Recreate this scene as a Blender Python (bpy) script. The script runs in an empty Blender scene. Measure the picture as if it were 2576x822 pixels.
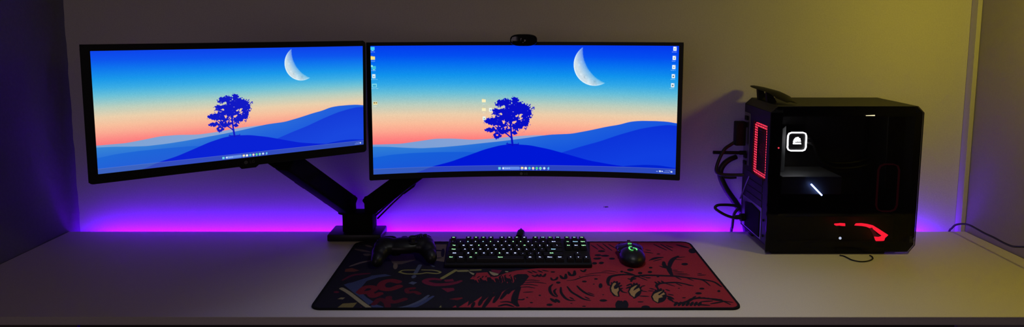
import bpy, bmesh, math, random
import numpy as np
from mathutils import Vector, Matrix, Quaternion

random.seed(7)
rng = np.random.default_rng(5)
C = bpy.context.scene.collection
PI = math.pi
DESK = 0.74            # height of the desk surface
EYE = 0.62             # camera above the desk surface
FPX, PCX, PCY = 1560.0, 1288.0, 219.0
TH = math.atan(166 / FPX)

# ---------------------------------------------------------------- view helpers
def ray(px, py):
    xc = (px - PCX) / FPX
    yc = -(py - PCY) / FPX
    return np.array([xc, math.cos(TH) + yc * math.sin(TH), -math.sin(TH) + yc * math.cos(TH)])

def on_z(px, py, z=0.0):            # point at height z above the desk
    r = ray(px, py)
    p = r * ((z - EYE) / r[2])
    return Vector((p[0], p[1], DESK + z))

def on_d(px, py, d):                # point at depth d
    r = ray(px, py)
    p = r * (d / r[1])
    return Vector((p[0], p[1], DESK + EYE + p[2]))

def on_x(px, py, x):
    r = ray(px, py)
    p = r * (x / r[0])
    return Vector((p[0], p[1], DESK + EYE + p[2]))

def lin(r, g, b):
    f = lambda c: (c / 255 / 12.92) if c / 255 <= 0.04045 else ((c / 255 + 0.055) / 1.055) ** 2.4
    return (f(r), f(g), f(b))

# ---------------------------------------------------------------- materials
def mat(name, col, rough=0.5, metal=0.0, spec=0.5, noise=0.0, nscale=200.0, bump=0.0, emit=None, estr=1.0):
    m = bpy.data.materials.new(name)
    m.use_nodes = True
    nt = m.node_tree
    b = nt.nodes['Principled BSDF']
    b.inputs['Base Color'].default_value = (*col, 1)
    b.inputs['Roughness'].default_value = rough
    b.inputs['Metallic'].default_value = metal
    b.inputs['Specular IOR Level'].default_value = spec
    if emit:
        b.inputs['Emission Color'].default_value = (*emit, 1)
        b.inputs['Emission Strength'].default_value = estr
    if noise > 0 or bump > 0:
        tc = nt.nodes.new('ShaderNodeTexCoord')
        n = nt.nodes.new('ShaderNodeTexNoise')
        n.inputs['Scale'].default_value = nscale
        n.inputs['Detail'].default_value = 4
        nt.links.new(tc.outputs['Object'], n.inputs['Vector'])
        if noise > 0:
            mx = nt.nodes.new('ShaderNodeMix')
            mx.data_type = 'RGBA'
            mx.inputs['A'].default_value = (*[c * (1 - noise) for c in col], 1)
            mx.inputs['B'].default_value = (*[min(1, c * (1 + noise)) for c in col], 1)
            nt.links.new(n.outputs['Fac'], mx.inputs['Factor'])
            nt.links.new(mx.outputs['Result'], b.inputs['Base Color'])
        if bump > 0:
            bp = nt.nodes.new('ShaderNodeBump')
            bp.inputs['Strength'].default_value = bump
            bp.inputs['Distance'].default_value = 0.001
            nt.links.new(n.outputs['Fac'], bp.inputs['Height'])
            nt.links.new(bp.outputs['Normal'], b.inputs['Normal'])
    return m

def glow(name, col, s=1.0):
    m = bpy.data.materials.new(name)
    m.use_nodes = True
    nt = m.node_tree
    nt.nodes.clear()
    e = nt.nodes.new('ShaderNodeEmission')
    e.inputs['Color'].default_value = (*col, 1)
    e.inputs['Strength'].default_value = s
    o = nt.nodes.new('ShaderNodeOutputMaterial')
    nt.links.new(e.outputs[0], o.inputs[0])
    return m

def screen_mat():
    m = bpy.data.materials.new('lit screen')
    m.use_nodes = True
    nt = m.node_tree
    nt.nodes.clear()
    a = nt.nodes.new('ShaderNodeAttribute')
    a.attribute_name = 'Col'
    e = nt.nodes.new('ShaderNodeEmission')
    nt.links.new(a.outputs['Color'], e.inputs['Color'])
    o = nt.nodes.new('ShaderNodeOutputMaterial')
    nt.links.new(e.outputs[0], o.inputs[0])
    return m

def print_mat():
    m = mat('printed cloth', (.5, .5, .5), .95, spec=.15, bump=.5, nscale=900)
    nt = m.node_tree
    a = nt.nodes.new('ShaderNodeAttribute')
    a.attribute_name = 'Col'
    nt.links.new(a.outputs['Color'], nt.nodes['Principled BSDF'].inputs['Base Color'])
    return m

def glass_mat():
    m = bpy.data.materials.new('smoked glass')
    m.use_nodes = True
    nt = m.node_tree
    nt.nodes.clear()
    t = nt.nodes.new('ShaderNodeBsdfTransparent')
    t.inputs['Color'].default_value = (.62, .62, .66, 1)
    g = nt.nodes.new('ShaderNodeBsdfGlossy')
    g.inputs['Roughness'].default_value = 0.03
    fr = nt.nodes.new('ShaderNodeFresnel')
    fr.inputs['IOR'].default_value = 1.25
    mx = nt.nodes.new('ShaderNodeMixShader')
    o = nt.nodes.new('ShaderNodeOutputMaterial')
    nt.links.new(fr.outputs[0], mx.inputs[0])
    nt.links.new(t.outputs[0], mx.inputs[1])
    nt.links.new(g.outputs[0], mx.inputs[2])
    nt.links.new(mx.outputs[0], o.inputs[0])
    return m

M = dict(
    wall=mat('cream wall paint', (.60, .57, .52), .85, spec=.25, noise=.11, nscale=260, bump=.25),
    navy=mat('dark navy wall', (.135, .14, .145), .9, spec=.2, noise=.12, nscale=120, bump=.6),
    greywall=mat('grey wall paint', (.36, .325, .31), .85, spec=.25, noise=.06, nscale=200, bump=.3),
    trim=mat('trunking plastic', (.55, .52, .47), .6),
    floor=mat('floor', (.08, .07, .07), .8, noise=.2, nscale=5),
    desk=mat('desk laminate', (.68, .615, .61), .5, spec=.4, noise=.10, nscale=420, bump=.05),
    edge=mat('desk edge band', (.50, .45, .43), .6, noise=.08, nscale=200),
    black=mat('black plastic', (.0075, .0075, .0085), .5, spec=.25, noise=.15, nscale=500, bump=.08),
    matte=mat('matte black metal', (.007, .007, .008), .55, spec=.3, noise=.1, nscale=400),
    armblack=mat('black powder coat', (.0035, .0035, .004), .8, spec=.12),
    bezel=mat('black bezel plastic', (.006, .006, .007), .5, spec=.25),
    gloss=mat('glossy black plastic', (.006, .006, .007), .12, spec=.5),
    satin=mat('satin black plastic', (.008, .008, .009), .42, spec=.32),
    steel=mat('painted steel', (.022, .022, .023), .55, spec=.35, noise=.1, nscale=300),
    zinc=mat('bare zinc', (.30, .30, .32), .35, metal=.8),
    board=mat('dark circuit board', (.010, .010, .012), .6),
    rubber=mat('black cable jacket', (.008, .008, .009), .5),
    dimgrey=mat('dim grey print', (.07, .07, .075), .6),
    faint=mat('faint grey print', (.16, .18, .2), .6),
    white=glow('white light', (1, .98, .90), 20.0),
    red=glow('red light', lin(255, 28, 50), 2.6),
    dimred=glow('dim red light', (.030, .002, .004), .6),
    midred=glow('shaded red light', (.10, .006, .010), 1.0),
    redfan=glow('red fan light', (1.0, .03, .07), 3.0),
    blue=glow('blue white light', (.26, .40, 1.0), 20.0),
    violet=glow('blue glow strip', (.10, .12, 1.0), 1.2),
    dot=glow('white indicator', (.75, .85, 1.0), 1.6),
    reddot=glow('red indicator', (.8, .05, .08), 1.0),
    lgreen=glow('mint backlight', lin(165, 245, 175), 2.2),
    lwhite=glow('cool white backlight', lin(190, 205, 255), 2.2),
    lcyan=glow('pale cyan backlight', lin(160, 215, 250), 2.2),
    mgreen=glow('green mouse light', lin(105, 255, 125), 1.3),
    led=glow('violet strip light', (.118, .0004, 1.0), 570.0),
    screen=screen_mat(), cloth=print_mat(), glass=glass_mat(),
    matside=mat('mat stitching', (.010, .010, .013), .95, spec=.1),
)

# ---------------------------------------------------------------- mesh helpers
class MB:
    def __init__(s):
        s.bm = bmesh.new()
    def add(s, vs, fs):
        b = [s.bm.verts.new(v) for v in vs]
        for f in fs:
            try:
                s.bm.faces.new([b[i] for i in f])
            except ValueError:
                pass
        return b
    def box(s, c, d, bev=0.0, rot=None, seg=2):
        c = Vector(c)
        x, y, z = d[0] / 2, d[1] / 2, d[2] / 2
        t = bmesh.new()
        vs = [t.verts.new((i * x, j * y, k * z)) for i in (-1, 1) for j in (-1, 1) for k in (-1, 1)]
        for f in ((0, 1, 3, 2), (4, 6, 7, 5), (0, 4, 5, 1), (2, 3, 7, 6), (0, 2, 6, 4), (1, 5, 7, 3)):
            t.faces.new([vs[i] for i in f])
        if bev > 0:
            bmesh.ops.bevel(t, geom=list(t.edges), offset=bev, segments=seg, profile=.5, affect='EDGES')
        s._merge(t, Matrix.Translation(c) @ (rot.to_4x4() if rot else Matrix.Identity(4)))
        return s
    def _merge(s, t, m):
        t.transform(m)
        mp = {v: s.bm.verts.new(v.co) for v in t.verts}
        for f in t.faces:
            try:
                s.bm.faces.new([mp[v] for v in f.verts])
            except ValueError:
                pass
        t.free()
    def prism(s, poly, ax, a, b, bev=0.0):
        """poly in the two other axes, extruded along axis ax from a to b"""
        t = bmesh.new()
        def P(p, h):
            return {'x': (h, p[0], p[1]), 'y': (p[0], h, p[1]), 'z': (p[0], p[1], h)}[ax]
        lo = [t.verts.new(P(p, a)) for p in poly]
        hi = [t.verts.new(P(p, b)) for p in poly]
        n = len(poly)
        t.faces.new(lo)
        t.faces.new(hi[::-1])
        for i in range(n):
            t.faces.new((lo[i], hi[i], hi[(i + 1) % n], lo[(i + 1) % n]))
        bmesh.ops.recalc_face_normals(t, faces=t.faces)
        if bev > 0:
            bmesh.ops.bevel(t, geom=list(t.edges), offset=bev, segments=2, profile=.5, affect='EDGES')
        s._merge(t, Matrix.Identity(4))
        return s
    def cyl(s, a, b, r, r2=None, n=20, cap=True):
        a, b = Vector(a), Vector(b)
        r2 = r if r2 is None else r2
        q = (b - a).to_track_quat('Z', 'Y')
        ca = [a + q @ Vector((r * math.cos(2 * PI * i / n), r * math.sin(2 * PI * i / n), 0)) for i in range(n)]
        cb = [b + q @ Vector((r2 * math.cos(2 * PI * i / n), r2 * math.sin(2 * PI * i / n), 0)) for i in range(n)]
        fs = [(i, (i + 1) % n, n + (i + 1) % n, n + i) for i in range(n)]
        if cap:
            fs += [tuple(range(n))[::-1], tuple(range(n, 2 * n))]
        s.add(ca + cb, fs)
        return s
    def lathe(s, prof, c, n=28, q=None):
        c = Vector(c)
        q = q or Quaternion()
        vs, fs = [], []
        for r, z in prof:
            for i in range(n):
                vs.append(c + q @ Vector((r * math.cos(2 * PI * i / n), r * math.sin(2 * PI * i / n), z)))
        for j in range(len(prof) - 1):
            for i in range(n):
                k = (i + 1) % n
                fs.append((j * n + i, j * n + k, (j + 1) * n + k, (j + 1) * n + i))
        fs += [tuple(range(n))[::-1], tuple(range((len(prof) - 1) * n, len(prof) * n))]
        s.add(vs, fs)
        return s
    def tube(s, pts, r, n=10, sub=6, smooth=True, taper=None, flat=1.0):
        pts = [Vector(p) for p in pts]
        if smooth and len(pts) > 2:
            q = []
            P = [pts[0] * 2 - pts[1]] + pts + [pts[-1] * 2 - pts[-2]]
            for i in range(1, len(P) - 2):
                for k in range(sub):
                    t = k / sub
                    q.append(.5 * (2 * P[i] + (P[i + 1] - P[i - 1]) * t + (2 * P[i - 1] - 5 * P[i] + 4 * P[i + 1] - P[i + 2]) * t * t
                                   + (3 * P[i] - P[i - 1] - 3 * P[i + 1] + P[i + 2]) * t ** 3))
            q.append(pts[-1])
            pts = q
        vs, fs = [], []
        N = len(pts)
        up = Vector((0, 0, 1))
        for i, p in enumerate(pts):
            d = (pts[min(i + 1, N - 1)] - pts[max(i - 1, 0)]).normalized()
            if abs(d.dot(up)) > .98:
                up = Vector((0, 1, 0))
            a = d.cross(up).normalized()
            b = a.cross(d).normalized()
            up = b
            rr = r if taper is None else r + (taper - r) * i / (N - 1)
            for k in range(n):
                an = 2 * PI * k / n
                vs.append(p + a * math.cos(an) * rr + b * math.sin(an) * rr * flat)
        for i in range(N - 1):
            for k in range(n):
                l = (k + 1) % n
                fs.append((i * n + k, i * n + l, (i + 1) * n + l, (i + 1) * n + k))
        fs += [tuple(range(n))[::-1], tuple(range((N - 1) * n, N * n))]
        s.add(vs, fs)
        return s
    def ell(s, c, r, rot=None, n=24, m=16):
        t = bmesh.new()
        bmesh.ops.create_uvsphere(t, u_segments=n, v_segments=m, radius=1)
        t.transform(Matrix.Diagonal((*r, 1)))
        s._merge(t, Matrix.Translation(Vector(c)) @ (rot.to_4x4() if rot else Matrix.Identity(4)))
        return s
    def build(s, name, m, parent=None, smooth=False, origin=None):
        bmesh.ops.recalc_face_normals(s.bm, faces=s.bm.faces)
        me = bpy.data.meshes.new(name)
        s.bm.to_mesh(me)
        s.bm.free()
        return link(name, me, m, parent, smooth, origin)

def link(name, me, m, parent=None, smooth=False, origin=None):
    for x in (m if isinstance(m, list) else [m]):
        me.materials.append(x)
    if smooth:
        me.polygons.foreach_set('use_smooth', [True] * len(me.polygons))
        try:
            me.set_sharp_from_angle(angle=math.radians(40))
        except Exception:
            pass
    o = bpy.data.objects.new(name, me)
    C.objects.link(o)
    if parent is not None:
        o.parent = parent
        o.matrix_parent_inverse = base_matrix(parent).inverted()
    return o

def base_matrix(o):
    m = o.matrix_basis.copy()
    return (base_matrix(o.parent) @ o.matrix_parent_inverse @ m) if o.parent else m

def thing(name, label, cat, loc=(0, 0, 0), group=None):
    o = bpy.data.objects.new(name, None)
    o.empty_display_size = .05
    C.objects.link(o)
    o.location = loc
    o['label'] = label
    o['category'] = cat
    if group:
        o['group'] = group
    return o

def tag(o, label, cat, group=None):
    o['label'] = label
    o['category'] = cat
    if group:
        o['group'] = group
    return o

def struct(o):
    o['kind'] = 'structure'
    return o

_tc = {}
def text_mesh(txt, size, bold=0.0):
    k = (txt, size, bold)
    if k in _tc:
        return _tc[k]
    cu = bpy.data.curves.new('lettering', 'FONT')
    cu.body = txt
    cu.size = size
    cu.align_x = 'CENTER'
    cu.align_y = 'CENTER'
    cu.offset = bold
    cu.resolution_u = 3
    o = bpy.data.objects.new('lettering', cu)
    C.objects.link(o)
    bpy.context.view_layer.update()
    me = bpy.data.meshes.new_from_object(o.evaluated_get(bpy.context.evaluated_depsgraph_get()))
    bpy.data.objects.remove(o)
    bpy.data.curves.remove(cu)
    _tc[k] = me
    return me

def remeshed(mb, voxel, smooth_iter=6, post=None):
    """fuse overlapping volumes into one continuous skin"""
    bmesh.ops.recalc_face_normals(mb.bm, faces=mb.bm.faces)
    me = bpy.data.meshes.new('tmp')
    mb.bm.to_mesh(me)
    mb.bm.free()
    o = bpy.data.objects.new('tmp', me)
    C.objects.link(o)
    r = o.modifiers.new('r', 'REMESH')
    r.mode = 'VOXEL'
    r.voxel_size = voxel
    sm = o.modifiers.new('s', 'SMOOTH')
    sm.iterations = smooth_iter
    sm.factor = .6
    bpy.context.view_layer.update()
    out = bpy.data.meshes.new_from_object(o.evaluated_get(bpy.context.evaluated_depsgraph_get()))
    bpy.data.objects.remove(o)
    bpy.data.meshes.remove(me)
    if post:
        for v in out.vertices:
            v.co = post(v.co)
    return out

def grid_mesh(name, P, col=None):
    """P: (ny, nx, 3) points; col: (ny, nx, 3) linear colours on the points"""
    ny, nx = P.shape[:2]
    me = bpy.data.meshes.new(name)
    idx = np.arange(ny * nx, dtype=np.int32).reshape(ny, nx)
    q = np.stack([idx[:-1, :-1], idx[:-1, 1:], idx[1:, 1:], idx[1:, :-1]], -1).reshape(-1, 4)
    me.vertices.add(ny * nx)
    me.vertices.foreach_set('co', P.reshape(-1).astype(np.float32))
    me.loops.add(q.size)
    me.loops.foreach_set('vertex_index', q.reshape(-1))
    me.polygons.add(len(q))
    me.polygons.foreach_set('loop_start', np.arange(0, q.size, 4, dtype=np.int32))
    me.polygons.foreach_set('use_smooth', np.ones(len(q), dtype=bool))
    me.update(calc_edges=True)
    if col is not None:
        a = me.color_attributes.new('Col', 'FLOAT_COLOR', 'POINT')
        c = np.ones((ny * nx, 4), np.float32)
        c[:, :3] = col.reshape(-1, 3)
        a.data.foreach_set('color', c.reshape(-1))
    return me

def srgb_lin(a):
    a = np.clip(a, 0, 255) / 255.0
    return np.where(a <= .04045, a / 12.92, ((a + .055) / 1.055) ** 2.4)

# ---------------------------------------------------------------- camera
cam = bpy.data.cameras.new('camera')
cam.sensor_width = 36
cam.lens = FPX / 2576 * 36
cam.shift_y = -(411 - PCY) / 2576
cam.clip_start = .02
co = bpy.data.objects.new('camera', cam)
C.objects.link(co)
co.location = (0, 0, DESK + EYE)
co.rotation_euler = (PI / 2 - TH, 0, 0)
bpy.context.scene.camera = co
vs = bpy.context.scene.view_settings
vs.view_transform = 'Standard'
vs.look = 'None'
vs.gamma = 1
vs.exposure = 0
vs.use_curve_mapping = False

# ---------------------------------------------------------------- room shell
WALL = 1.815
HT = 2.5
b = MB()
b.box((0, WALL + .05, HT / 2), (3.2, .1, HT))
wb_ = struct(b.build('wall_back', M['wall']))
b = MB()
for x_, w_, h_ in ((1519.5, 1.2, 1.0), (1524, 2.6, 1.6), (1528.5, 2.0, 1.2)):
    c_ = on_d(x_, 520.5, WALL - .0002)
    b.ell((c_.x, c_.y, c_.z), (w_ * .0012, .0003, h_ * .0012), n=12, m=8)
b.build('scuff', mat('grey scuff', (.09, .08, .09), .9), wb_)
b = MB()
# the dark side wall, with a softly wavering rear edge that turns in to the back wall
zs = np.linspace(0, HT, 90)
vsL, fsL = [], []
for i, z in enumerate(zs):
    w = .0009 * math.sin(z * 41) + .0007 * math.sin(z * 97 + 1)
    for x, d in ((-1.45, -.6), (-1.317, -.6), (-1.317, 1.30), (-1.317 + w, 1.765), (-1.306 + w, 1.797), (-1.300 + w, WALL + .01), (-1.45, WALL + .01)):
        vsL.append((x, d, z))
n = 7
for i in range(len(zs) - 1):
    for k in range(n):
        l = (k + 1) % n
        fsL.append((i * n + k, i * n + l, (i + 1) * n + l, (i + 1) * n + k))
fsL += [tuple(range(n)), tuple(range((len(zs) - 1) * n, len(zs) * n))]
b.add(vsL, fsL)
struct(b.build('wall_left', M['navy'], smooth=True))
b = MB()
b.box((1.348 + .06, (WALL - .6) / 2 + .005, HT / 2), (.12, WALL + .6 + .01, HT))
struct(b.build('wall_right', M['greywall']))
b = MB()
b.box((0, .6, -.025), (3.2, 2.6, .05))
struct(b.build('floor', M['floor']))
# trunking in the right rear corner
xl = on_d(2400, 581, WALL)[0]
b = MB()
b.box(((xl + 1.348) / 2 - .0005, WALL - .0135, HT / 2), (1.347 - xl, .025, HT - .002), bev=.0012)
struct(b.build('trim_1', M['trim']))

# ---------------------------------------------------------------- desk
FRONT, BACK = 1.249, 1.783
d = thing('desk', 'long pale laminate desk spanning wall to wall under both monitors', 'desk', (0, 1.5, 0))
XL, XR = -1.313, 1.344
b = MB()
b.box(((XL + XR) / 2, (FRONT + BACK) / 2, DESK - .009), (XR - XL, BACK - FRONT, .018), bev=.0008, seg=1)
t = b.build('desk_top', [M['desk'], M['edge']], d)
for p in t.data.polygons:
    if p.normal.y < -.7:
        p.material_index = 1
for x in (XL + .011, XR - .011):
    b = MB()
    b.box((x, 1.51, (DESK - .019) / 2), (.018, .50, DESK - .019), bev=.001, seg=1)
    b.build('side_panel', M['edge'], d)
b = MB()
b.box(((XL + XR) / 2, 1.773, DESK - .27), (XR - XL - .046, .016, .50), bev=.001, seg=1)
b.build('light_block_panel', M['floor'], d)  # unseen panel added to keep the strip light from showing under the desk

# ---------------------------------------------------------------- violet strip light behind the desk
b = MB()
b.box((0.0, BACK - .0005, DESK - .068), (2.50, .002, .010))
led_ = b.build('led_strip', [M['matte'], M['led']])
for p in led_.data.polygons:
    p.material_index = 1 if p.normal.y > .9 else 0
tag(led_, 'violet strip light stuck behind the rear edge of the desk', 'light')

# ---------------------------------------------------------------- wallpaper for the two screens
def u_of(px):
    return (px - 932.) / (1707. - 932.)
def v_of(px, py):
    bot = 432 + 6 * ((px - 1320.) / 388.) ** 2
    return (py - 115.) / (bot - 115.)

def wallpaper(nx, ny):
    U, V = np.meshgrid(np.linspace(0, 1, nx), np.linspace(0, 1, ny))
    stops = [(0, (4, 58, 236)), (.08, (3, 78, 240)), (.14, (4, 108, 240)), (.23, (16, 146, 236)), (.30, (50, 168, 230)), (.37, (104, 190, 216)), (.46, (186, 205, 190)),
             (.54, (236, 205, 170)), (.61, (250, 188, 154)), (.67, (253, 164, 142)), (.72, (255, 136, 130)), (.77, (255, 112, 120)), (.9, (255, 102, 118))]
    sx = [s[0] for s in stops]
    img = np.stack([np.interp(V + .02 * (1 - U) - .015, sx, [s[1][k] for s in stops]) for k in range(3)], -1)
    noise = rng.normal(0, 1, (ny, nx))
    img += (noise * 5)[..., None] * np.clip(1 - np.abs(V - .45) * 2, .2, 1)[..., None]
    px = lambda u: 932 + u * 775
    xs = px(np.linspace(0, 1, nx))
    def edge(pts):
        X = np.array([900 + p[0] / 1.957 for p in pts])
        Y = np.array([60 + p[1] / 1.957 for p in pts])
        y = np.interp(xs, X, Y)
        k = 31
        yp = np.pad(y, k // 2, mode='edge')
        y = np.convolve(yp, np.ones(k) / k, 'valid')
        return v_of(xs, y)
    AA = 1.0 / ny
    def layer(pts, c0, c1=None, cdown=None, soft=1.0):
        nonlocal img
        e = edge(pts)[None, :]
        a = np.clip((V - e) / (AA * soft) + .5, 0, 1)[..., None]
        c = np.array(c0, float) + (np.array(c1 or c0, float) - np.array(c0, float)) * U[..., None]
        if cdown:
            t = np.clip((V - e) / .22, 0, 1)[..., None]
            c = c * (1 - t) + np.array(cdown, float) * t
        img = img * (1 - a) + c * a
    # moon
    mx, my, mr = u_of(1498.8) * 2.40, v_of(1498.8, 163.2), 52.6 / 319.
    A, B_, C_ = [np.array([u_of(1400 + x / 6.325) * 2.40, v_of(1450, 100 + y / 6.325)]) for x, y in ((440, 85), (490, 405), (808, 688))]
    D = 2 * (A[0] * (B_[1] - C_[1]) + B_[0] * (C_[1] - A[1]) + C_[0] * (A[1] - B_[1]))
    ic = np.array([((A @ A) * (B_[1] - C_[1]) + (B_ @ B_) * (C_[1] - A[1]) + (C_ @ C_) * (A[1] - B_[1])) / D,
                   ((A @ A) * (C_[0] - B_[0]) + (B_ @ B_) * (A[0] - C_[0]) + (C_ @ C_) * (B_[0] - A[0])) / D])
    ir = np.linalg.norm(A - ic)
    X = U * 2.40
    r1 = np.hypot(X - mx, V - my)
    r2 = np.hypot(X - ic[0], V - ic[1])
    inside = np.clip((mr - r1) / AA + .5, 0, 1) * np.clip((r2 - ir + noise * .0015) / (AA * 2.5) + .4, 0, 1)
    fade = np.clip((r2 - ir) / .07, 0, 1) ** .6
    cr = np.zeros((ny, nx))
    for _ in range(70):
        a, bb, rr = rng.uniform(mx - mr, mx + mr), rng.uniform(my - mr, my + mr), rng.uniform(.004, .014)
        cr += np.exp(-((X - a) ** 2 + (V - bb) ** 2) / rr ** 2) * rng.uniform(-26, 18)
    mc = np.array([206, 222, 232.]) + cr[..., None] + (noise * 5)[..., None]
    rim = np.clip(1 - (mr - r1) / .012, 0, 1)[..., None]
    mc = mc + rim * 30
    al = (inside * (.30 + .70 * fade))[..., None]
    img = img * (1 - al) + mc * al
    # hills
    layer([(70, 590), (200, 588), (300, 575), (370, 565), (460, 565), (560, 572), (650, 567), (800, 553), (900, 549), (1100, 560), (1600, 600)], (118, 158, 214), (176, 176, 212), (120, 160, 218))
    layer([(70, 600), (140, 602), (220, 608), (300, 612), (400, 608), (500, 600), (600, 590), (700, 580), (800, 568), (950, 547), (1060, 542), (1150, 525), (1240, 505),
           (1300, 495), (1350, 480), (1400, 475), (1480, 475), (1540, 478), (1585, 487)], (48, 128, 214), (24, 84, 222), (14, 76, 224))
    layer([(70, 655), (150, 642), (250, 635), (380, 632), (520, 632), (700, 645), (900, 690), (1600, 740)], (22, 98, 216), (18, 76, 220), (30, 82, 218))
    layer([(70, 760), (800, 740), (930, 670), (1000, 640), (1100, 608), (1200, 580), (1300, 545), (1400, 515), (1480, 500), (1540, 493), (1585, 498)], (18, 66, 222), (10, 48, 216), (16, 62, 224), soft=2)
    layer([(70, 800), (300, 725), (350, 705), (450, 680), (550, 645), (620, 620), (700, 600), (760, 594), (850, 600), (950, 620), (1060, 650), (1150, 675), (1250, 692),
           (1340, 705), (1400, 725), (1600, 740)], (0, 22, 214), (0, 24, 214))
    layer([(70, 800), (1220, 760), (1280, 710), (1340, 699), (1430, 693), (1500, 695), (1585, 708)], (0, 34, 208))
    # tree
    def Z(x, y):
        qx, qy = 1180 + x / 5.139, 230 + y / 5.139
        return u_of(qx) * 2.40, v_of(qx, qy)
    sc = 1 / 5.139 / 319.
    n2 = np.zeros((ny, nx))
    for s_, am in ((3, .5), (6, .35), (12, .25)):
        g = rng.normal(0, 1, (ny // s_ + 2, nx // s_ + 2))
        g = np.repeat(np.repeat(g, s_, 0), s_, 1)[:ny, :nx]
        k = np.ones(s_) / s_
        g = np.apply_along_axis(lambda r: np.convolve(r, k, 'same'), 1, g)
        g = np.apply_along_axis(lambda r: np.convolve(r, k, 'same'), 0, g)
        n2 += g * am
    f = np.full((ny, nx), -9.)
    for cx, cy, rx, ry in ((450, 150, 95, 48), (590, 128, 55, 45), (655, 180, 60, 40), (330, 250, 45, 28), (420, 270, 120, 62), (560, 250, 130, 90), (700, 235, 110, 72), (285, 390, 90, 45),
                           (400, 430, 110, 52), (265, 500, 62, 30), (430, 510, 90, 40), (630, 440, 90, 62), (720, 390, 62, 85), (775, 290, 42, 65), (355, 575, 46, 42), (590, 540, 28, 28), (500, 360, 150, 80)):
        zx, zy = Z(cx, cy)
        f = np.maximum(f, 1 - np.hypot((X - zx) / (rx * sc), (V - zy) / (ry * sc)))
    for cx, cy, rx, ry in ((410, 292, 22, 18), (575, 275, 15, 15), (665, 360, 30, 22), (590, 402, 26, 20), (448, 395, 22, 22), (505, 445, 22, 28), (470, 470, 24, 18), (330, 452, 40, 12), (560, 500, 14, 20), (550, 130, 10, 40), (370, 215, 40, 12), (355, 575, 14, 12)):
        zx, zy = Z(cx, cy)
        f = np.minimum(f, np.hypot((X - zx) / (rx * sc * .8), (V - zy) / (ry * sc * .8)) - 1 + n2 * .9)
    tree = np.clip((f + n2 * .42 + .06) * 9 + .5, 0, 1)
    def seg(a, b_, w):
        (x0, y0), (x1, y1) = Z(*a), Z(*b_)
        dx, dy = x1 - x0, y1 - y0
        t = np.clip(((X - x0) * dx + (V - y0) * dy) / (dx * dx + dy * dy), 0, 1)
        dd = np.hypot(X - x0 - t * dx, V - y0 - t * dy)
        return np.clip((w * sc - dd) / AA + .5, 0, 1)
    for a, b_, w in (((562, 700), (548, 590), 13), ((548, 600), (540, 480), 12), ((540, 480), (540, 330), 9), ((545, 605), (470, 540), 8), ((470, 540), (370, 480), 6), ((540, 470), (640, 380), 5),
                     ((540, 480), (470, 400), 5), ((560, 690), (480, 684), 6), ((560, 690), (640, 690), 6), ((500, 690), (490, 668), 4), ((640, 690), (640, 672), 4), ((590, 540), (575, 500), 4)):
        tree = np.maximum(tree, seg(a, b_, w))
    tree = tree[..., None]
    img = img * (1 - tree) + np.array([8, 14, 196.]) * tree
    return img, U, V

def blot(img, x0, y0, x1, y1, col, a=1.0, shape='rect'):
    """paint a little mark in screen pixels of the grid"""
    ny, nx = img.shape[:2]
    xa, xb, ya, yb = int(max(0, x0 - 1)), int(min(nx, x1 + 2)), int(max(0, y0 - 1)), int(min(ny, y1 + 2))
    if xb <= xa or yb <= ya:
        return
    Xg, Yg = np.meshgrid(np.arange(xa, xb), np.arange(ya, yb))
    if shape == 'rect':
        m = np.clip(Xg - x0 + .5, 0, 1) * np.clip(x1 - Xg + .5, 0, 1) * np.clip(Yg - y0 + .5, 0, 1) * np.clip(y1 - Yg + .5, 0, 1)
    elif shape == 'disc':
        r = min(x1 - x0, y1 - y0) / 2
        m = np.clip(r - np.hypot(Xg - (x0 + x1) / 2, Yg - (y0 + y1) / 2) + .5, 0, 1)
    else:   # pill
        r = (y1 - y0) / 2
        qx = np.clip(Xg, x0 + r, x1 - r)
        m = np.clip(r - np.hypot(Xg - qx, Yg - (y0 + y1) / 2) + .5, 0, 1)
    m = (m * a)[..., None]
    img[ya:yb, xa:xb] = img[ya:yb, xa:xb] * (1 - m) + np.array(col, float) * m

GL = {}
for ch, rows in dict(A='25755', B='65656', C='34443', D='65556', E='74647', H='55755', I='72227', K='55655', L='44447', M='57755', N='65555', O='25552', P='65644', R='65655', S='34216',
                     T='72222', U='55557', W='55775', Y='55222', a='03153', b='44656', c='03443', d='11353', e='02743', h='44655', i='20222', l='22222', n='06555', o='02552', r='05644', s='03216', t='27221',
                     u='05553', w='05577', y='05521', k='45655').items():
    GL[ch] = [int(c) for c in rows]
GL.update({'1': [2, 6, 2, 2, 7], '2': [6, 1, 2, 4, 7], '3': [6, 1, 2, 1, 6], '0': [2, 5, 5, 5, 2], '/': [1, 1, 2, 4, 4], ':': [0, 2, 0, 2, 0], ' ': [0] * 5, '.': [0, 0, 0, 0, 2], '-': [0, 0, 7, 0, 0]})
def tiny(img, cx, y, txt, col, s=1.15, a=.85):
    w = len(txt) * 4 * s
    x = cx - w / 2
    for ch in txt:
        for r, bits in enumerate(GL.get(ch, GL['o'])):
            for k in range(3):
                if bits >> (2 - k) & 1:
                    blot(img, x + k * s, y + r * s, x + k * s + s, y + r * s + s, col, a)
        x += 4 * s

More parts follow.
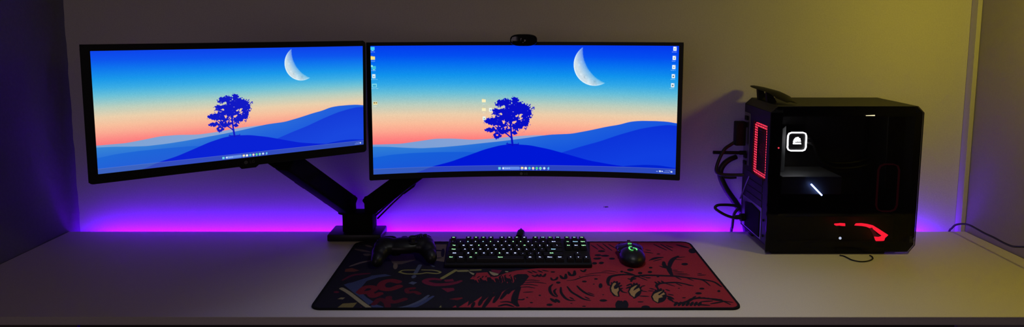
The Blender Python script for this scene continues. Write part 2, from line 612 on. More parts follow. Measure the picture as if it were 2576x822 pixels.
def taskbar(img, left):
    ny, nx = img.shape[:2]
    y0 = int(ny * .956)
    bar = img[y0:] * .35 + np.array([66, 92, 176.]) * .65
    img[y0:] = bar
    img[y0:y0 + 1] = img[y0:y0 + 1] * .4 + np.array([110, 130, 220]) * .6
    cy = (y0 + ny) / 2
    S = nx / 775.          # grid points per photo pixel of the larger screen
    P = lambda px: (px - 932) * S
    h = 3.2 * S
    x = P(1255)
    for i in (-1, 1):
        for j in (-1, 1):
            blot(img, x + i * h * .5 - h * .45, cy + j * h * .5 - h * .45, x + i * h * .5 + h * .45, cy + j * h * .5 + h * .45, (120, 240, 240))
    blot(img, P(1260.5), cy - 4 * S, P(1308.5), cy + 4 * S, (104, 146, 236), .9, 'pill')
    blot(img, P(1262.5), cy - 2.2 * S, P(1267), cy + 2.2 * S, (235, 245, 255), 1, 'disc')
    tiny(img, P(1276), cy - 1.9, 'Search', (235, 245, 255), .74, 1)
    blot(img, P(1310.5), cy - h, P(1317.3), cy + h * .9, (255, 240, 190))
    blot(img, P(1312), cy - h * 1.1, P(1314.5), cy - h * .5, (255, 200, 90))
    blot(img, P(1312.5), cy + h * .3, P(1315.5), cy + h * .9, (70, 150, 240))
    blot(img, P(1320), cy - h * .8, P(1326.5), cy + h, (250, 250, 240))
    blot(img, P(1321.5), cy - h * 1.15, P(1325), cy - h * .8, (200, 215, 240))
    for px, c1, c2 in ((1333, (90, 230, 230), (20, 120, 210)), (1342.5, (250, 225, 205), (235, 190, 150)), (1352, (90, 235, 160), (20, 170, 90)), (1361.5, (150, 245, 210), (40, 160, 110)), (1371.5, (205, 225, 255), (205, 225, 255))):
        blot(img, P(px) - h, cy - h, P(px) + h, cy + h, c1, 1, 'disc')
        blot(img, P(px) - h * .4, cy - h * .35, P(px) + h * .4, cy + h * .45, c2, .8, 'disc')
    blot(img, P(1379), cy - h * .35, P(1384), cy + h * .35, (90, 200, 250))
    blot(img, P(1381.5), cy - h, P(1384.3), cy + h, (110, 215, 255))
    for px in (1313.5, 1342.5, 1352, 1361.5, 1381):
        blot(img, P(px) - 1.3 * S, cy + h * 1.12, P(px) + 1.3 * S, cy + h * 1.45, (220, 235, 255), .8)
    if left:
        tiny(img, P(1684), cy - 4.5, '6:59 PM', (230, 240, 255), .55, 1)
        tiny(img, P(1682), cy + 1, '12/12/2023', (230, 240, 255), .5, 1)
        blot(img, P(1692), cy - 3, P(1696.5), cy + 3, (220, 232, 255), .9)
    else:
        blot(img, P(1658), cy - .5, P(1662), cy + 1.5, (190, 210, 255), .9)
        blot(img, P(1665), cy - 3, P(1669.5), cy + 2.5, (225, 238, 255), .9)
        blot(img, P(1671), cy - 2.2, P(1674.5), cy + 2.2, (215, 228, 255), 1, 'disc')
        tiny(img, P(1686), cy - 4.5, '6:59 PM', (230, 240, 255), .55, 1)
        tiny(img, P(1684), cy + 1, '12/12/2023', (230, 240, 255), .5, 1)
        blot(img, P(1693.5), cy - 2.5, P(1698), cy + 2.5, (220, 232, 255), .9)

def desktop_icons(img):
    ny, nx = img.shape[:2]
    S = nx / 775.
    P = lambda px: (px - 932) * S
    Q = lambda px, py: float(v_of(px, py)) * ny
    white = (236, 246, 255)
    def cap(px, py, t, s=.85):
        tiny(img, P(px), Q(px, py), t, white, s * .58, 1.0)
    def r(px, py, w, h, c, shape='rect', a=1):
        x, y = P(px), Q(px, py)
        blot(img, x - w * S / 2, y - h * S / 2, x + w * S / 2, y + h * S / 2, c, a, shape)
    r(937.5, 122, 10, 8, (70, 205, 240)); r(937.5, 127.2, 5, 1.6, (150, 225, 245)); cap(938, 129.5, 'This PC')
    r(937.5, 145.5, 11, 8, (252, 226, 130)); r(935, 141.5, 5, 2, (240, 200, 90)); cap(938.5, 152, 'Recent')
    r(939.5, 169, 10, 8, (60, 190, 220)); r(935, 165, 5, 5, (150, 240, 235), 'disc'); r(939.5, 174, 5, 1.5, (150, 225, 245)); cap(939, 175, 'Network')
    r(939, 190, 8, 10, (226, 240, 245)); r(939, 191, 3.5, 4, (120, 180, 220), 'disc'); cap(940, 197, 'Recycle Bin', .8)
    r(940, 213, 11.5, 8.5, (140, 225, 240)); r(940, 213.5, 8, 5, (60, 170, 215)); cap(941, 219.5, 'Control Panel', .75)
    r(941, 257, 10.5, 7, (245, 228, 160)); r(939, 256, 4, 2, (60, 50, 40)); r(944, 256, 3, 2, (60, 50, 40)); cap(941, 264, 'Data')
    for py, t, px in ((122.5, 'AIO-1100', 1696), (145, 'Mockup', 1695), (167.5, 'Resume 1', 1694.5), (190, 'Notebook', 1694), (212.5, 'Archive.', 1693)):
        r(px, py, 8, 10, (244, 248, 250)); r(px + 2.6, py - 3.6, 2.6, 2.6, (190, 210, 230))
        r(px, py + .5, 3.6, 4, (90, 120, 130) if py > 180 else (150, 175, 185), 'rect' if py > 180 else 'disc')
        cap(px - 1, py + 7, t, .8)
    for px, py in ((1215, 253.5), (1215, 275.5)):
        r(px, py, 10, 7.5, (252, 240, 190)); r(px - 2.5, py - 4, 4.5, 1.6, (240, 215, 150)); cap(px, py + 7, 'docs', .8)
    for px, py in ((1232, 276), (1215.5, 297.5)):
        r(px, py, 7.5, 9.5, (240, 246, 240)); r(px + .5, py + 1, 3.6, 4.4, (120, 180, 200), 'disc')
        cap(px, py + 7, 'note', .8)

NXS, NYS = 1000, 414
base_img, UU, VV = wallpaper(NXS, NYS)

# ---------------------------------------------------------------- keyboard lettering is made first (light scene)
UNIT = .0200
KEYS = []     # (row, x in units, width, text)
def row(r, x, items):
    for it in items:
        if isinstance(it, (int, float)):
            x += it
        else:
            t, w = it if isinstance(it, tuple) else (it, 1)
            KEYS.append((r, x, w, t))
            x += w
row(0, 0, ['Esc', 1, 'F1', 'F2', 'F3', 'F4', .5, 'F5', 'F6', 'F7', 'F8', .5, 'F9', 'F10', 'F11', 'F12', .25, 'Prt', 'Scr', 'Pse'])
row(1, 0, ['`', '1', '2', '3', '4', '5', '6', '7', '8', '9', '0', '-', '=', ('Back', 2), .25, 'Ins', 'Home', 'PgUp'])
row(2, 0, [('Tab', 1.5), 'Q', 'W', 'E', 'R', 'T', 'Y', 'U', 'I', 'O', 'P', '[', ']', ('\\', 1.5), .25, 'Del', 'End', 'PgDn'])
row(3, 0, [('Caps', 1.75), 'A', 'S', 'D', 'F', 'G', 'H', 'J', 'K', 'L', ';', "'", ('Enter', 2.25)])
row(4, 0, [('Shift', 2.25), 'Z', 'X', 'C', 'V', 'B', 'N', 'M', ',', '.', '/', ('Shift', 2.75), 1.25, '^'])
row(5, 0, [('Ctrl', 1.25), ('Win', 1.25), ('Alt', 1.25), ('Space', 6.25), ('Alt', 1.25), ('Fn', 1.25), ('Menu', 1.25), ('Ctrl', 1.25), .25, '<', 'v', '>'])
for k in KEYS:
    text_mesh(k[3], .0052 if len(k[3]) > 1 else .0066, .00014)
LOGO = text_mesh('LG', .011, .0001)
GPUTXT = text_mesh('GEFORCE RTX', .0090, 0)
PUMPTXT = text_mesh('CORSAIR', .0056, .00028)

# ---------------------------------------------------------------- monitors
def strip_slab(name, m, f, x0, x1, z0, z1, y0, y1, parent, nx=40):
    """a plate bent by f(x, y, z) -> world; spans x0..x1, z0..z1, y0 (front) .. y1 (back)"""
    b = MB()
    vs_, fs_ = [], []
    for i in range(nx + 1):
        x = x0 + (x1 - x0) * i / nx
        for (y, z) in ((y0, z0), (y0, z1), (y1, z1), (y1, z0)):
            vs_.append(f(x, y, z))
    for i in range(nx):
        for k in range(4):
            l = (k + 1) % 4
            fs_.append((i * 4 + k, i * 4 + l, (i + 1) * 4 + l, (i + 1) * 4 + k))
    fs_ += [(0, 1, 2, 3), tuple(nx * 4 + k for k in (3, 2, 1, 0))]
    b.add(vs_, fs_)
    return b.build(name, m, parent)

def bent_frame(name, m, f, X0, X1, Z0, Z1, bl, br, bb, bt, y0, y1, rad, parent, n=48):
    """rounded rectangular frame with an opening, bent by f"""
    def outline(xa, xb, za, zb, r, cnt):
        pts = []
        segs = 6
        for cx, cz, a0 in ((xb - r, zb - r, 0), (xa + r, zb - r, 90), (xa + r, za + r, 180), (xb - r, za + r, 270)):
            for s in range(segs + 1):
                a = math.radians(a0 + 90 * s / segs)
                pts.append((cx + r * math.cos(a), cz + r * math.sin(a)))
        out = []
        for i in range(len(pts)):
            p, q = pts[i], pts[(i + 1) % len(pts)]
            k = cnt if i % (segs + 1) == segs else 1
            for s in range(k):
                out.append((p[0] + (q[0] - p[0]) * s / k, p[1] + (q[1] - p[1]) * s / k))
        return out
    o = outline(X0, X1, Z0, Z1, rad, n)
    i_ = outline(X0 + bl, X1 - br, Z0 + bb, Z1 - bt, .0008, n)
    N = len(o)
    ch = .0012
    def shrink(p):
        cx, cz = (X0 + X1) / 2, (Z0 + Z1) / 2
        return (p[0] - ch * (1 if p[0] > cx else -1), p[1] - ch * (1 if p[1] > cz else -1))
    rings = [[f(p[0], y0 + .0006, p[1]) for p in i_], [f(p[0], y0, p[1]) for p in i_], [f(*((lambda s: (s[0], y0, s[1]))(shrink(p)))) for p in o],
             [f(p[0], y0 + ch, p[1]) for p in o], [f(p[0], y1, p[1]) for p in o]]
    b = MB()
    vs_ = [v for r_ in rings for v in r_]
    fs_ = []
    for j in range(len(rings) - 1):
        for k in range(N):
            l = (k + 1) % N
            fs_.append((j * N + k, j * N + l, (j + 1) * N + l, (j + 1) * N + k))
    b.add(vs_, fs_)
    return b.build(name, m, parent)

def back_shell(name, m, f, X0, X1, Z0, Z1, y1, bulge, parent, nx=44, nz=16):
    b = MB()
    vs_, fs_ = [], []
    for j in range(nz + 1):
        for i in range(nx + 1):
            u, v = i / nx, j / nz
            e = min(u, 1 - u) * 2
            g = min(v, 1 - v) * 2
            k = (1 - (1 - min(1, e * 1.6)) ** 2) * (1 - (1 - min(1, g * 1.3)) ** 2)
            vs_.append(f(X0 + (X1 - X0) * u, y1 + bulge * k, Z0 + (Z1 - Z0) * v))
    for j in range(nz):
        for i in range(nx):
            a = j * (nx + 1) + i
            fs_.append((a, a + 1, a + nx + 2, a + nx + 1))
    b.add(vs_, fs_)
    return b.build(name, m, parent, smooth=True)

def screen_grid(f, X0, X1, Z0, Z1, y, img):
    xs = X0 + (X1 - X0) * UU
    zs_ = Z1 - (Z1 - Z0) * VV
    P = f(xs, np.full_like(xs, y), zs_, True)
    return grid_mesh('screen', np.stack(P, -1), srgb_lin(img))

# ---- large curved monitor
D0, R0 = 1.603, 1.8
XC = .0325
def fR(x, y, z, arr=False):
    s, c_ = (np.sin, np.cos) if arr else (math.sin, math.cos)
    X = XC + (R0 + y) * s(x / R0)
    Y = D0 - R0 + (R0 + y) * c_(x / R0)
    return (X, Y, DESK + z) if arr else Vector((X, Y, DESK + z))
zT, zB = .5665, .2127
hw = .402
mon = thing('monitor', 'wide curved monitor with slim bezel, webcam clipped on top', 'monitor', (XC, D0, DESK + zB))
bent_frame('bezel', M['bezel'], fR, -hw, hw, zB, zT, .0105, .0115, .0155, .0085, -.001, .012, .004, mon)
img = base_img.copy()
taskbar(img, False)
desktop_icons(img)
sc_ = link('screen', screen_grid(fR, -hw + .0100, hw - .0110, zB + .0150, zT - .0080, .0004, img), M['screen'], mon)
sc_['label'] = 'lit screen showing tree on a hill under crescent moon'
back_shell('back_shell', M['bezel'], fR, -hw, hw, zB, zT, .012, .028, mon)
lg = link('logo', LOGO.copy(), M['dimgrey'], mon)
lg.matrix_basis = Matrix.Translation(fR(.004, -.0016, zB + .0075)) @ Matrix.Rotation(PI / 2, 4, 'X') @ Matrix.Scale(.75, 4)
lg.matrix_parent_inverse = base_matrix(mon).inverted()
b = MB()
b.cyl(fR(-.008, -.0014, zB + .0075), fR(-.008, -.0009, zB + .0075), .0038, n=24)
b.build('logo_disc', M['dimgrey'], mon)

# ---- smaller flat monitor, turned inward
SC = .972
PM = Vector((-.60636, 1.39047, -.18531)) * SC + Vector((0, 0, DESK + EYE))
YAW = math.radians(34.635)
ROT = Matrix.Rotation(YAW, 3, 'Z') @ Matrix.Rotation(math.radians(1.644), 3, 'X') @ Matrix.Rotation(math.radians(.285), 3, 'Y')
def fL(x, y, z, arr=False):
    if arr:
        v = np.stack([x, y, z], -1) @ np.array(ROT).T + np.array(PM)
        return v[..., 0], v[..., 1], v[..., 2]
    return ROT @ Vector((x, y, z)) + PM
sw, sh = .5625 * SC / 2, .25 * SC / 2
mon2 = thing('monitor', 'smaller flat thick-bezelled monitor turned inward, next to the dark navy wall', 'monitor', fL(0, 0, -sh))
XA, XB, ZA, ZB = -sw - .0165, sw + .0080, -sh - .0195, sh + .0120
bent_frame('bezel', M['bezel'], fL, XA, XB, ZA, ZB, .0165, .0080, .0195, .0120, -.001, .016, .008, mon2, n=4)
img = base_img.copy()
taskbar(img, True)
img = img * .95 + np.array([10, 12, 10.])
s2 = link('screen', screen_grid(fL, -sw - .0004, sw + .0004, -sh - .0004, sh + .0004, .0004, img), M['screen'], mon2)
s2['label'] = 'lit screen showing tree on a hill under crescent moon'
back_shell('back_shell', M['bezel'], fL, XA, XB, ZA, ZB, .016, .028, mon2)
lg = link('logo', LOGO.copy(), M['dimgrey'], mon2)
lg.matrix_basis = Matrix.Translation(fL(.013, -.0016, -sh - .0105)) @ ROT.to_4x4() @ Matrix.Rotation(PI / 2, 4, 'X') @ Matrix.Scale(.8, 4)
lg.matrix_parent_inverse = base_matrix(mon2).inverted()
b = MB()
b.cyl(fL(.000, -.0014, -sh - .0105), fL(.000, -.0009, -sh - .0105), .004, n=24)
b.build('logo_disc', M['dimgrey'], mon2)
b = MB()
t_ = [(-.022, 0), (-.017, -.0055), (.013, -.0055), (.020, 0)]
vs_ = [fL(x + .008, y, ZA + z) for y in (.001, .014) for x, z in t_]
b.add(vs_, [(0, 1, 2, 3), (7, 6, 5, 4), (0, 4, 5, 1), (1, 5, 6, 2), (2, 6, 7, 3), (3, 7, 4, 0)])
b.build('control_button', M['bezel'], mon2)

# ---- webcam
wc = Vector((.018, fR(0, 0, 0)[1], DESK))
wl, wr = on_d(1283, 100, 1.590), on_d(1351, 100, 1.590)
wt, wb = on_d(1317, 85.5, 1.590), on_d(1317, 115.5, 1.590)
web = thing('webcam', 'small black pill-shaped webcam perched on the curved monitor', 'webcam', ((wl.x + wr.x) / 2, 1.60, DESK + zT))
W_, H_ = wr.x - wl.x, wt.z - wb.z
cxw, czw = (wl.x + wr.x) / 2, (wt.z + wb.z) / 2
pts = []
for i in range(48):
    a = 2 * PI * i / 48
    e = .62
    pts.append((cxw + W_ / 2 * math.copysign(abs(math.cos(a)) ** e, math.cos(a)), czw + H_ / 2 * math.copysign(abs(math.sin(a)) ** .8, math.sin(a))))
b = MB()
b.prism(pts, 'y', 1.577, 1.597, bev=.0035)
b.build('housing', M['gloss'], web, smooth=True)
b = MB()
q = Vector((0, -1, 0)).to_track_quat('Z', 'Y')
b.lathe([(.0085, 0), (.0085, .0012), (.0065, .0018), (.005, .0008), (.0005, .0012)], (cxw, 1.5775, czw), q=q)
b.build('lens', M['gloss'], web, smooth=True)
b = MB()
b.cyl((cxw - .027, 1.5768, czw + .004), (cxw - .027, 1.5763, czw + .004), .0012, n=12)
b.build('indicator', M['faint'], web)
b = MB()
b.box((cxw, 1.628, DESK + zT + .004), (.04, .062, .005), bev=.001)
b.box((cxw, 1.657, DESK + zT - .02), (.035, .005, .05), bev=.001)
b.build('clip', M['black'], web)

# ---------------------------------------------------------------- twin monitor arm
arm = thing('monitor_mount', 'black twin monitor arm clamped at the rear of the desk', 'monitor arm', (-.44, 1.74, DESK))
bl = on_z(823, 608, 0.0)
br = on_z(959, 608, 0.0)
b = MB()
b.box(((bl.x + br.x) / 2, 1.738, DESK + .0105), (br.x - bl.x, .086, .020), bev=.004)
b.build('base_plate', M['satin'], arm, smooth=True)
pl_ = on_d(861, 570, 1.712)
pr_ = on_d(938, 570, 1.712)
pt = on_d(900, 538, 1.712)
b = MB()
b.box(((pl_.x + pr_.x) / 2, 1.739, DESK + .021 + (pt.z - DESK - .021) / 2), (pr_.x - pl_.x, .054, pt.z - DESK - .021), bev=.004)
b.build('column', M['armblack'], arm, smooth=True)
b = MB()
b.box(((pl_.x + pr_.x) / 2, BACK + .006, DESK - .012), (.06, .010, .044), bev=.002)
b.build('clamp', M['armblack'], arm)
def collar(xa, xb):
    l, r = on_d(xa, 520, 1.72), on_d(xb, 520, 1.72)
    top = on_d(xa, 500, 1.72)
    b = MB()
    b.cyl(((l.x + r.x) / 2, 1.739, pt.z - .004), ((l.x + r.x) / 2, 1.739, top.z), (r.x - l.x) / 2, n=32)
    o = b.build('collar', M['armblack'], arm, smooth=True)
    return Vector(((l.x + r.x) / 2, 1.739, top.z))
cl = collar(846, 891)
crr = collar(913, 946)

def beam(name, a, b_, w, h, m=M['armblack'], bev=.006, h2=None):
    """box beam from a to b, h measured across in the upright plane, tapering to h2"""
    a, b_ = Vector(a), Vector(b_)
    dd = (b_ - a)
    L = dd.length
    x = dd.normalized()
    y = Vector((0, 0, 1)).cross(x).normalized()
    z = x.cross(y)
    h2 = h if h2 is None else h2
    t = bmesh.new()
    vs_ = []
    for s, hh in ((0, h), (L, h2)):
        for j, k in ((-1, -1), (1, -1), (1, 1), (-1, 1)):
            vs_.append(t.verts.new(a + x * s + y * (j * w / 2) + z * (k * hh / 2)))
    for f in ((0, 1, 2, 3), (7, 6, 5, 4), (0, 4, 5, 1), (1, 5, 6, 2), (2, 6, 7, 3), (3, 7, 4, 0)):
        t.faces.new([vs_[i] for i in f])
    bmesh.ops.bevel(t, geom=list(t.edges), offset=bev, segments=3, profile=.5, affect='EDGES')
    bb = MB()
    bb._merge(t, Matrix.Identity(4))
    return bb.build(name, m, arm, smooth=True)

# smaller screen's arm
E1 = on_d(716, 402, 1.50)
A1 = Vector((cl.x + .006, 1.738, DESK + .092))
beam('spring_arm', A1, E1, .046, .054, h2=.050)
b = MB()
mid = A1.lerp(E1, .62)
dv = (E1 - A1).normalized()
nrm = dv.cross(Vector((0, 1, 0))).normalized()
if nrm.z > 0:
    nrm = -nrm
b.tube([A1 + nrm * .022 + dv * .02, A1.lerp(E1, .2) + nrm * .036, A1.lerp(E1, .38) + nrm * .030], .0025, n=8)
b.build('cable', M['rubber'], arm, smooth=True)
rt = Matrix((dv, Vector((0, 1, 0)), dv.cross(Vector((0, 1, 0))))).transposed()
b = MB()
b.box(mid + nrm * .028, (.045, .03, .012), bev=.002, rot=rt)
b.build('cable_clip', M['armblack'], arm)
b = MB()
b.box(E1 + nrm * .024 + dv * .004, (.03, .035, .014), bev=.002, rot=rt)
b.build('cable_clip', M['armblack'], arm)
VB = fL(0, .046, 0)
E1b = Vector((E1.x - .004, E1.y - .004, E1.z + .075))
b = MB()
b.cyl(E1 + Vector((0, 0, -.02)), E1b, .019, n=28)
b.build('pivot', M['armblack'], arm, smooth=True)
b = MB()
b.tube([E1b + Vector((0, 0, -.01)), E1b + Vector((-.005, -.004, .04)), VB + ROT @ Vector((0, .045, 0)), VB + ROT @ Vector((0, .004, 0))], .015, n=14)
b.build('tilt_head', M['armblack'], arm, smooth=True)
b = MB()
b.box(VB + ROT @ Vector((0, .0015, 0)), (.09, .004, .09), bev=.001, rot=ROT)
b.build('mounting_plate', M['armblack'], arm)
# curved screen's arm
A2 = Vector((crr.x - .004, 1.738, DESK + .092))
E2 = on_d(1078, 408, 1.715)
beam('spring_arm', A2, E2, .046, .054, h2=.052)
dv2 = (E2 - A2).normalized()
nr2 = dv2.cross(Vector((0, 1, 0))).normalized()
if nr2.z > 0:
    nr2 = -nr2
for off in (.027, .035):
    b = MB()
    b.tube([A2 + nr2 * (off - .012) + Vector((.006, .01, -.012 - off * .3)), A2.lerp(E2, .25) + nr2 * off, A2.lerp(E2, .50) + nr2 * (off * .8), A2.lerp(E2, .62) + nr2 * .02], .0025, n=8)
    b.build('cable', M['rubber'], arm, smooth=True)
rt = Matrix((dv2, Vector((0, 1, 0)), dv2.cross(Vector((0, 1, 0))))).transposed()
b = MB()
b.box(A2.lerp(E2, .58) + nr2 * .024, (.040, .03, .014), bev=.002, rot=rt)
b.build('cable_clip', M['armblack'], arm)
VB2 = fR(0, .044, .39)
b = MB()
b.cyl(E2 + Vector((0, 0, -.03)), E2 + Vector((0, 0, .07)), .019, n=28)
b.build('pivot', M['armblack'], arm, smooth=True)
b = MB()
b.tube([E2 + Vector((0, 0, .06)), E2 + Vector((.06, .0, .12)), VB2 + Vector((-.02, .055, 0)), VB2 + Vector((0, .035, 0)), VB2 + Vector((0, .003, 0))], .015, n=14)
b.build('tilt_head', M['armblack'], arm, smooth=True)
b = MB()
b.box(VB2 + Vector((0, .0015, 0)), (.09, .004, .09), bev=.001)
b.build('mounting_plate', M['armblack'], arm)

# ---------------------------------------------------------------- desk mat and its print
MX0, MX1, MD0, MD1 = -.4365, .4970, 1.2815, 1.6870
MT = .0035
NXM, NYM = 960, 418
XX, YY = np.meshgrid(np.linspace(MX0, MX1, NXM), np.linspace(MD0, MD1, NYM))
cell = (MX1 - MX0) / (NXM - 1)
pic = np.zeros((NYM, NXM, 3))
pic[:] = (.013, .012, .018)
VIEW = dict(A=(760, 560, 3.425), B=(1000, 640, 5.48), C=(1200, 640, 5.4806), D=(1500, 640, 5.481), E=(1300, 560, 3.424), H=(770, 600, 4.327), P=(0, 0, 1))
def pts_on_mat(view, pts):
    x0, y0, s = VIEW[view]
    out = []
    for x, y in pts:
        p = on_z(x0 + x / s, y0 + y / s, MT)
        out.append((p.x, p.y))
    return out
def window(P, pad):
    a = np.array(P)
    i0 = max(0, int((a[:, 0].min() - pad - MX0) / cell)); i1 = min(NXM, int((a[:, 0].max() + pad - MX0) / cell) + 2)
    cy = (MD1 - MD0) / (NYM - 1)
    j0 = max(0, int((a[:, 1].min() - pad - MD0) / cy)); j1 = min(NYM, int((a[:, 1].max() + pad - MD0) / cy) + 2)
    return (slice(j0, j1), slice(i0, i1)) if i1 > i0 and j1 > j0 else None
def paint(w, m, col):
    pic[w] = pic[w] * (1 - m[..., None]) + np.array(col) * m[..., None]
def stroke(view, pts, w=3.0, col=(.011, .010, .016), close=False, taper=True):
    P = pts_on_mat(view, pts)
    if close:
        P.append(P[0])
    # smooth
    if len(P) > 2 and not close:
        V_ = [Vector((*p, 0)) for p in P]
        Q = [V_[0] * 2 - V_[1]] + V_ + [V_[-1] * 2 - V_[-2]]
        out = []
        for i in range(1, len(Q) - 2):
            for k in range(5):
                t = k / 5
                out.append(.5 * (2 * Q[i] + (Q[i + 1] - Q[i - 1]) * t + (2 * Q[i - 1] - 5 * Q[i] + 4 * Q[i + 1] - Q[i + 2]) * t * t + (3 * Q[i] - Q[i - 1] - 3 * Q[i + 1] + Q[i + 2]) * t ** 3))
        out.append(V_[-1])
        P = [(p.x, p.y) for p in out]
    hw_ = w * .00062
    win = window(P, hw_ + cell * 2)
    if not win:
        return
    X, Y = XX[win], YY[win]
    m = np.zeros_like(X)
    n_ = len(P) - 1
    for i in range(n_):
        (x0, y0), (x1, y1) = P[i], P[i + 1]
        dx, dy = x1 - x0, y1 - y0
        L = dx * dx + dy * dy
        if L < 1e-12:
            continue
        t = np.clip(((X - x0) * dx + (Y - y0) * dy) / L, 0, 1)
        s = (i + t) / n_
        k = (.45 + .55 * np.sin(np.clip(s, .02, .98) * PI) ** .6) if (taper and not close) else 1.0
        m = np.maximum(m, np.clip((hw_ * k - np.hypot(X - x0 - t * dx, Y - y0 - t * dy)) / cell + .5, 0, 1))
    paint(win, m, col)
def poly(view, pts, col, rough=0.0):
    P = pts_on_mat(view, pts)
    win = window(P, cell * 2)
    if not win:
        return
    X, Y = XX[win], YY[win]
    acc = np.zeros_like(X)
    for ox, oy in ((-.25, -.25), (.25, -.25), (.25, .25), (-.25, .25)):
        ins = np.zeros(X.shape, bool)
        xq, yq = X + ox * cell, Y + oy * cell
        for i in range(len(P)):
            (x0, y0), (x1, y1) = P[i], P[(i + 1) % len(P)]
            if y0 == y1:
                continue
            c_ = ((y0 > yq) != (y1 > yq)) & (xq < (x1 - x0) * (yq - y0) / (y1 - y0) + x0)
            ins ^= c_
        acc += ins
    paint(win, acc / 4, col)
def oval(view, cx, cy, rx, ry, col=(.011, .010, .016)):
    poly(view, [(cx + rx * math.cos(a * PI / 9), cy + ry * math.sin(a * PI / 9)) for a in range(18)], col)

RED = (.31, .026, .040)
DRED = (.15, .014, .022)
CRIM = (.15, .014, .036)
GOLD = (.36, .22, .09)
CREAM = (.30, .26, .15)
YEL = (.24, .22, .07)
BLU = (.045, .058, .14)
GBLU = (.075, .09, .15)
BRN = (.10, .08, .055)
poly('P', [(1484, 600), (1775, 600), (1880, 800), (1126, 800), (1131, 777), (1146, 768), (1150, 775), (1179, 757), (1176, 770), (1212, 745), (1206, 765), (1243, 735), (1232, 752), (1281, 724), (1274, 737), (1302, 726), (1318, 712),
           (1331, 695), (1325, 689), (1302, 689), (1292, 693), (1298, 700), (1291, 711), (1281, 706), (1277, 712), (1268, 706), (1262, 712), (1254, 707), (1250, 711), (1240, 706), (1236, 711), (1226, 706), (1222, 711), (1212, 706), (1206, 711),
           (1197, 708), (1192, 702), (1182, 702), (1190, 694), (1199, 686), (1228, 684), (1255, 693), (1274, 686), (1300, 680), (1484, 660)], RED)
for P_, w in (
    ([(1040, 410), (1005, 450), (1010, 510), (1050, 560), (1100, 580)], 6), ([(1090, 470), (1065, 500), (1080, 540), (1110, 570)], 5), ([(1155, 450), (1160, 520), (1210, 590), (1270, 625), (1345, 630)], 6),
    ([(1280, 585), (1330, 615)], 4), ([(1245, 440), (1300, 510), (1380, 560), (1470, 610), (1560, 630)], 6), ([(1490, 580), (1550, 610)], 4), ([(1380, 430), (1440, 490), (1530, 545), (1610, 570)], 6), ([(1530, 520), (1610, 550)], 4),
    ([(1240, 358), (1350, 345), (1450, 310), (1560, 290), (1700, 285)], 3.4), ([(1490, 280), (1620, 258), (1760, 250), (1900, 268)], 3), ([(1720, 235), (1820, 225), (1940, 245)], 3),
    ([(1020, 320), (1040, 350), (1090, 340), (1110, 310)], 6), ([(1150, 290), (1180, 325), (1220, 320), (1225, 270)], 8), ([(1260, 240), (1290, 285), (1340, 275), (1345, 225)], 8), ([(1430, 215), (1470, 235), (1500, 205)], 6),
    ([(640, 360), (750, 350), (860, 360)], 4), ([(650, 385), (800, 378), (950, 398)], 4), ([(620, 415), (720, 410), (835, 428)], 4), ([(600, 450), (700, 445), (795, 460)], 4), ([(640, 520), (770, 512)], 4),
    ([(585, 450), (545, 520), (520, 600), (520, 660), (560, 705)], 13), ([(540, 620), (620, 620), (650, 610)], 5), ([(330, 655), (420, 650), (500, 670), (550, 700)], 6), ([(300, 710), (400, 690), (500, 715)], 7), ([(310, 735), (410, 745)], 4),
    ([(450, 470), (400, 520), (330, 610)], 9), ([(330, 500), (280, 580), (230, 660)], 9), ([(220, 540), (150, 640), (80, 740)], 9), ([(70, 610), (30, 700)], 8), ([(-40, 660), (-70, 730)], 7), ([(470, 480), (430, 540)], 6),
    ([(1020, 605), (1080, 655)], 8), ([(1090, 615), (1130, 655)], 8), ([(700, 230), (760, 255)], 5), ([(760, 225), (820, 250)], 5), ([(840, 220), (900, 245)], 5), ([(900, 215), (980, 230)], 5),
    ([(760, 285), (800, 300), (830, 280)], 6), ([(830, 275), (860, 300), (880, 270)], 6), ([(890, 290), (920, 300), (945, 265)], 6)):
    stroke('C', P_, w)
for e in ((1120, 385, 32, 16), (1000, 690, 44, 17), (1480, 370, 34, 12), (1700, 430, 24, 32), (1745, 630, 52, 14), (1640, 335, 26, 12), (865, 560, 17, 10), (750, 660, 24, 9), (690, 590, 15, 8), (1045, 240, 32, 10), (1300, 670, 16, 6),
          (1740, 550, 14, 6), (1475, 710, 27, 8), (1610, 405, 15, 6), (720, 730, 24, 6), (1415, 300, 12, 6)):
    oval('C', *e)
rr_ = random.Random(3)
for k in range(19):
    x_ = 1010 + 33 * k + rr_.uniform(-8, 8)
    h_ = rr_.uniform(20, 62)
    stroke('B', [(x_ + 22, 400 - 1.2 * k), (x_ + rr_.uniform(-6, 4), 388 - h_ - 2.2 * k)], rr_.uniform(3, 6.5))
for k in range(9):
    x_ = 1040 + 62 * k + rr_.uniform(-12, 12)
    stroke('B', [(x_, 318 - 3 * k + rr_.uniform(-10, 10)), (x_ + rr_.uniform(10, 34), 300 - 3 * k)], 3)
stroke('B', [(1245, 235), (1290, 285), (1340, 300), (1400, 278), (1440, 245)], 6)
poly('B', [(1260, 228), (1395, 265), (1380, 285), (1330, 288), (1290, 270)], CREAM)
poly('B', [(1290, 205), (1440, 215), (1400, 262), (1300, 235)], CRIM)
stroke('B', [(960, 228), (1010, 270), (1050, 290), (1075, 262)], 5)
poly('B', [(972, 225), (1062, 262), (1045, 282), (1010, 262)], CREAM)
poly('B', [(1480, 226), (1530, 230), (1520, 242), (1490, 240)], CREAM)
stroke('B', [(615, 325), (800, 215)], 8, YEL, taper=False)
stroke('B', [(850, 224), (950, 222)], 10, (.22, .20, .08), taper=False)
stroke('B', [(1010, 214), (1140, 210)], 6, (.22, .20, .08), taper=False)
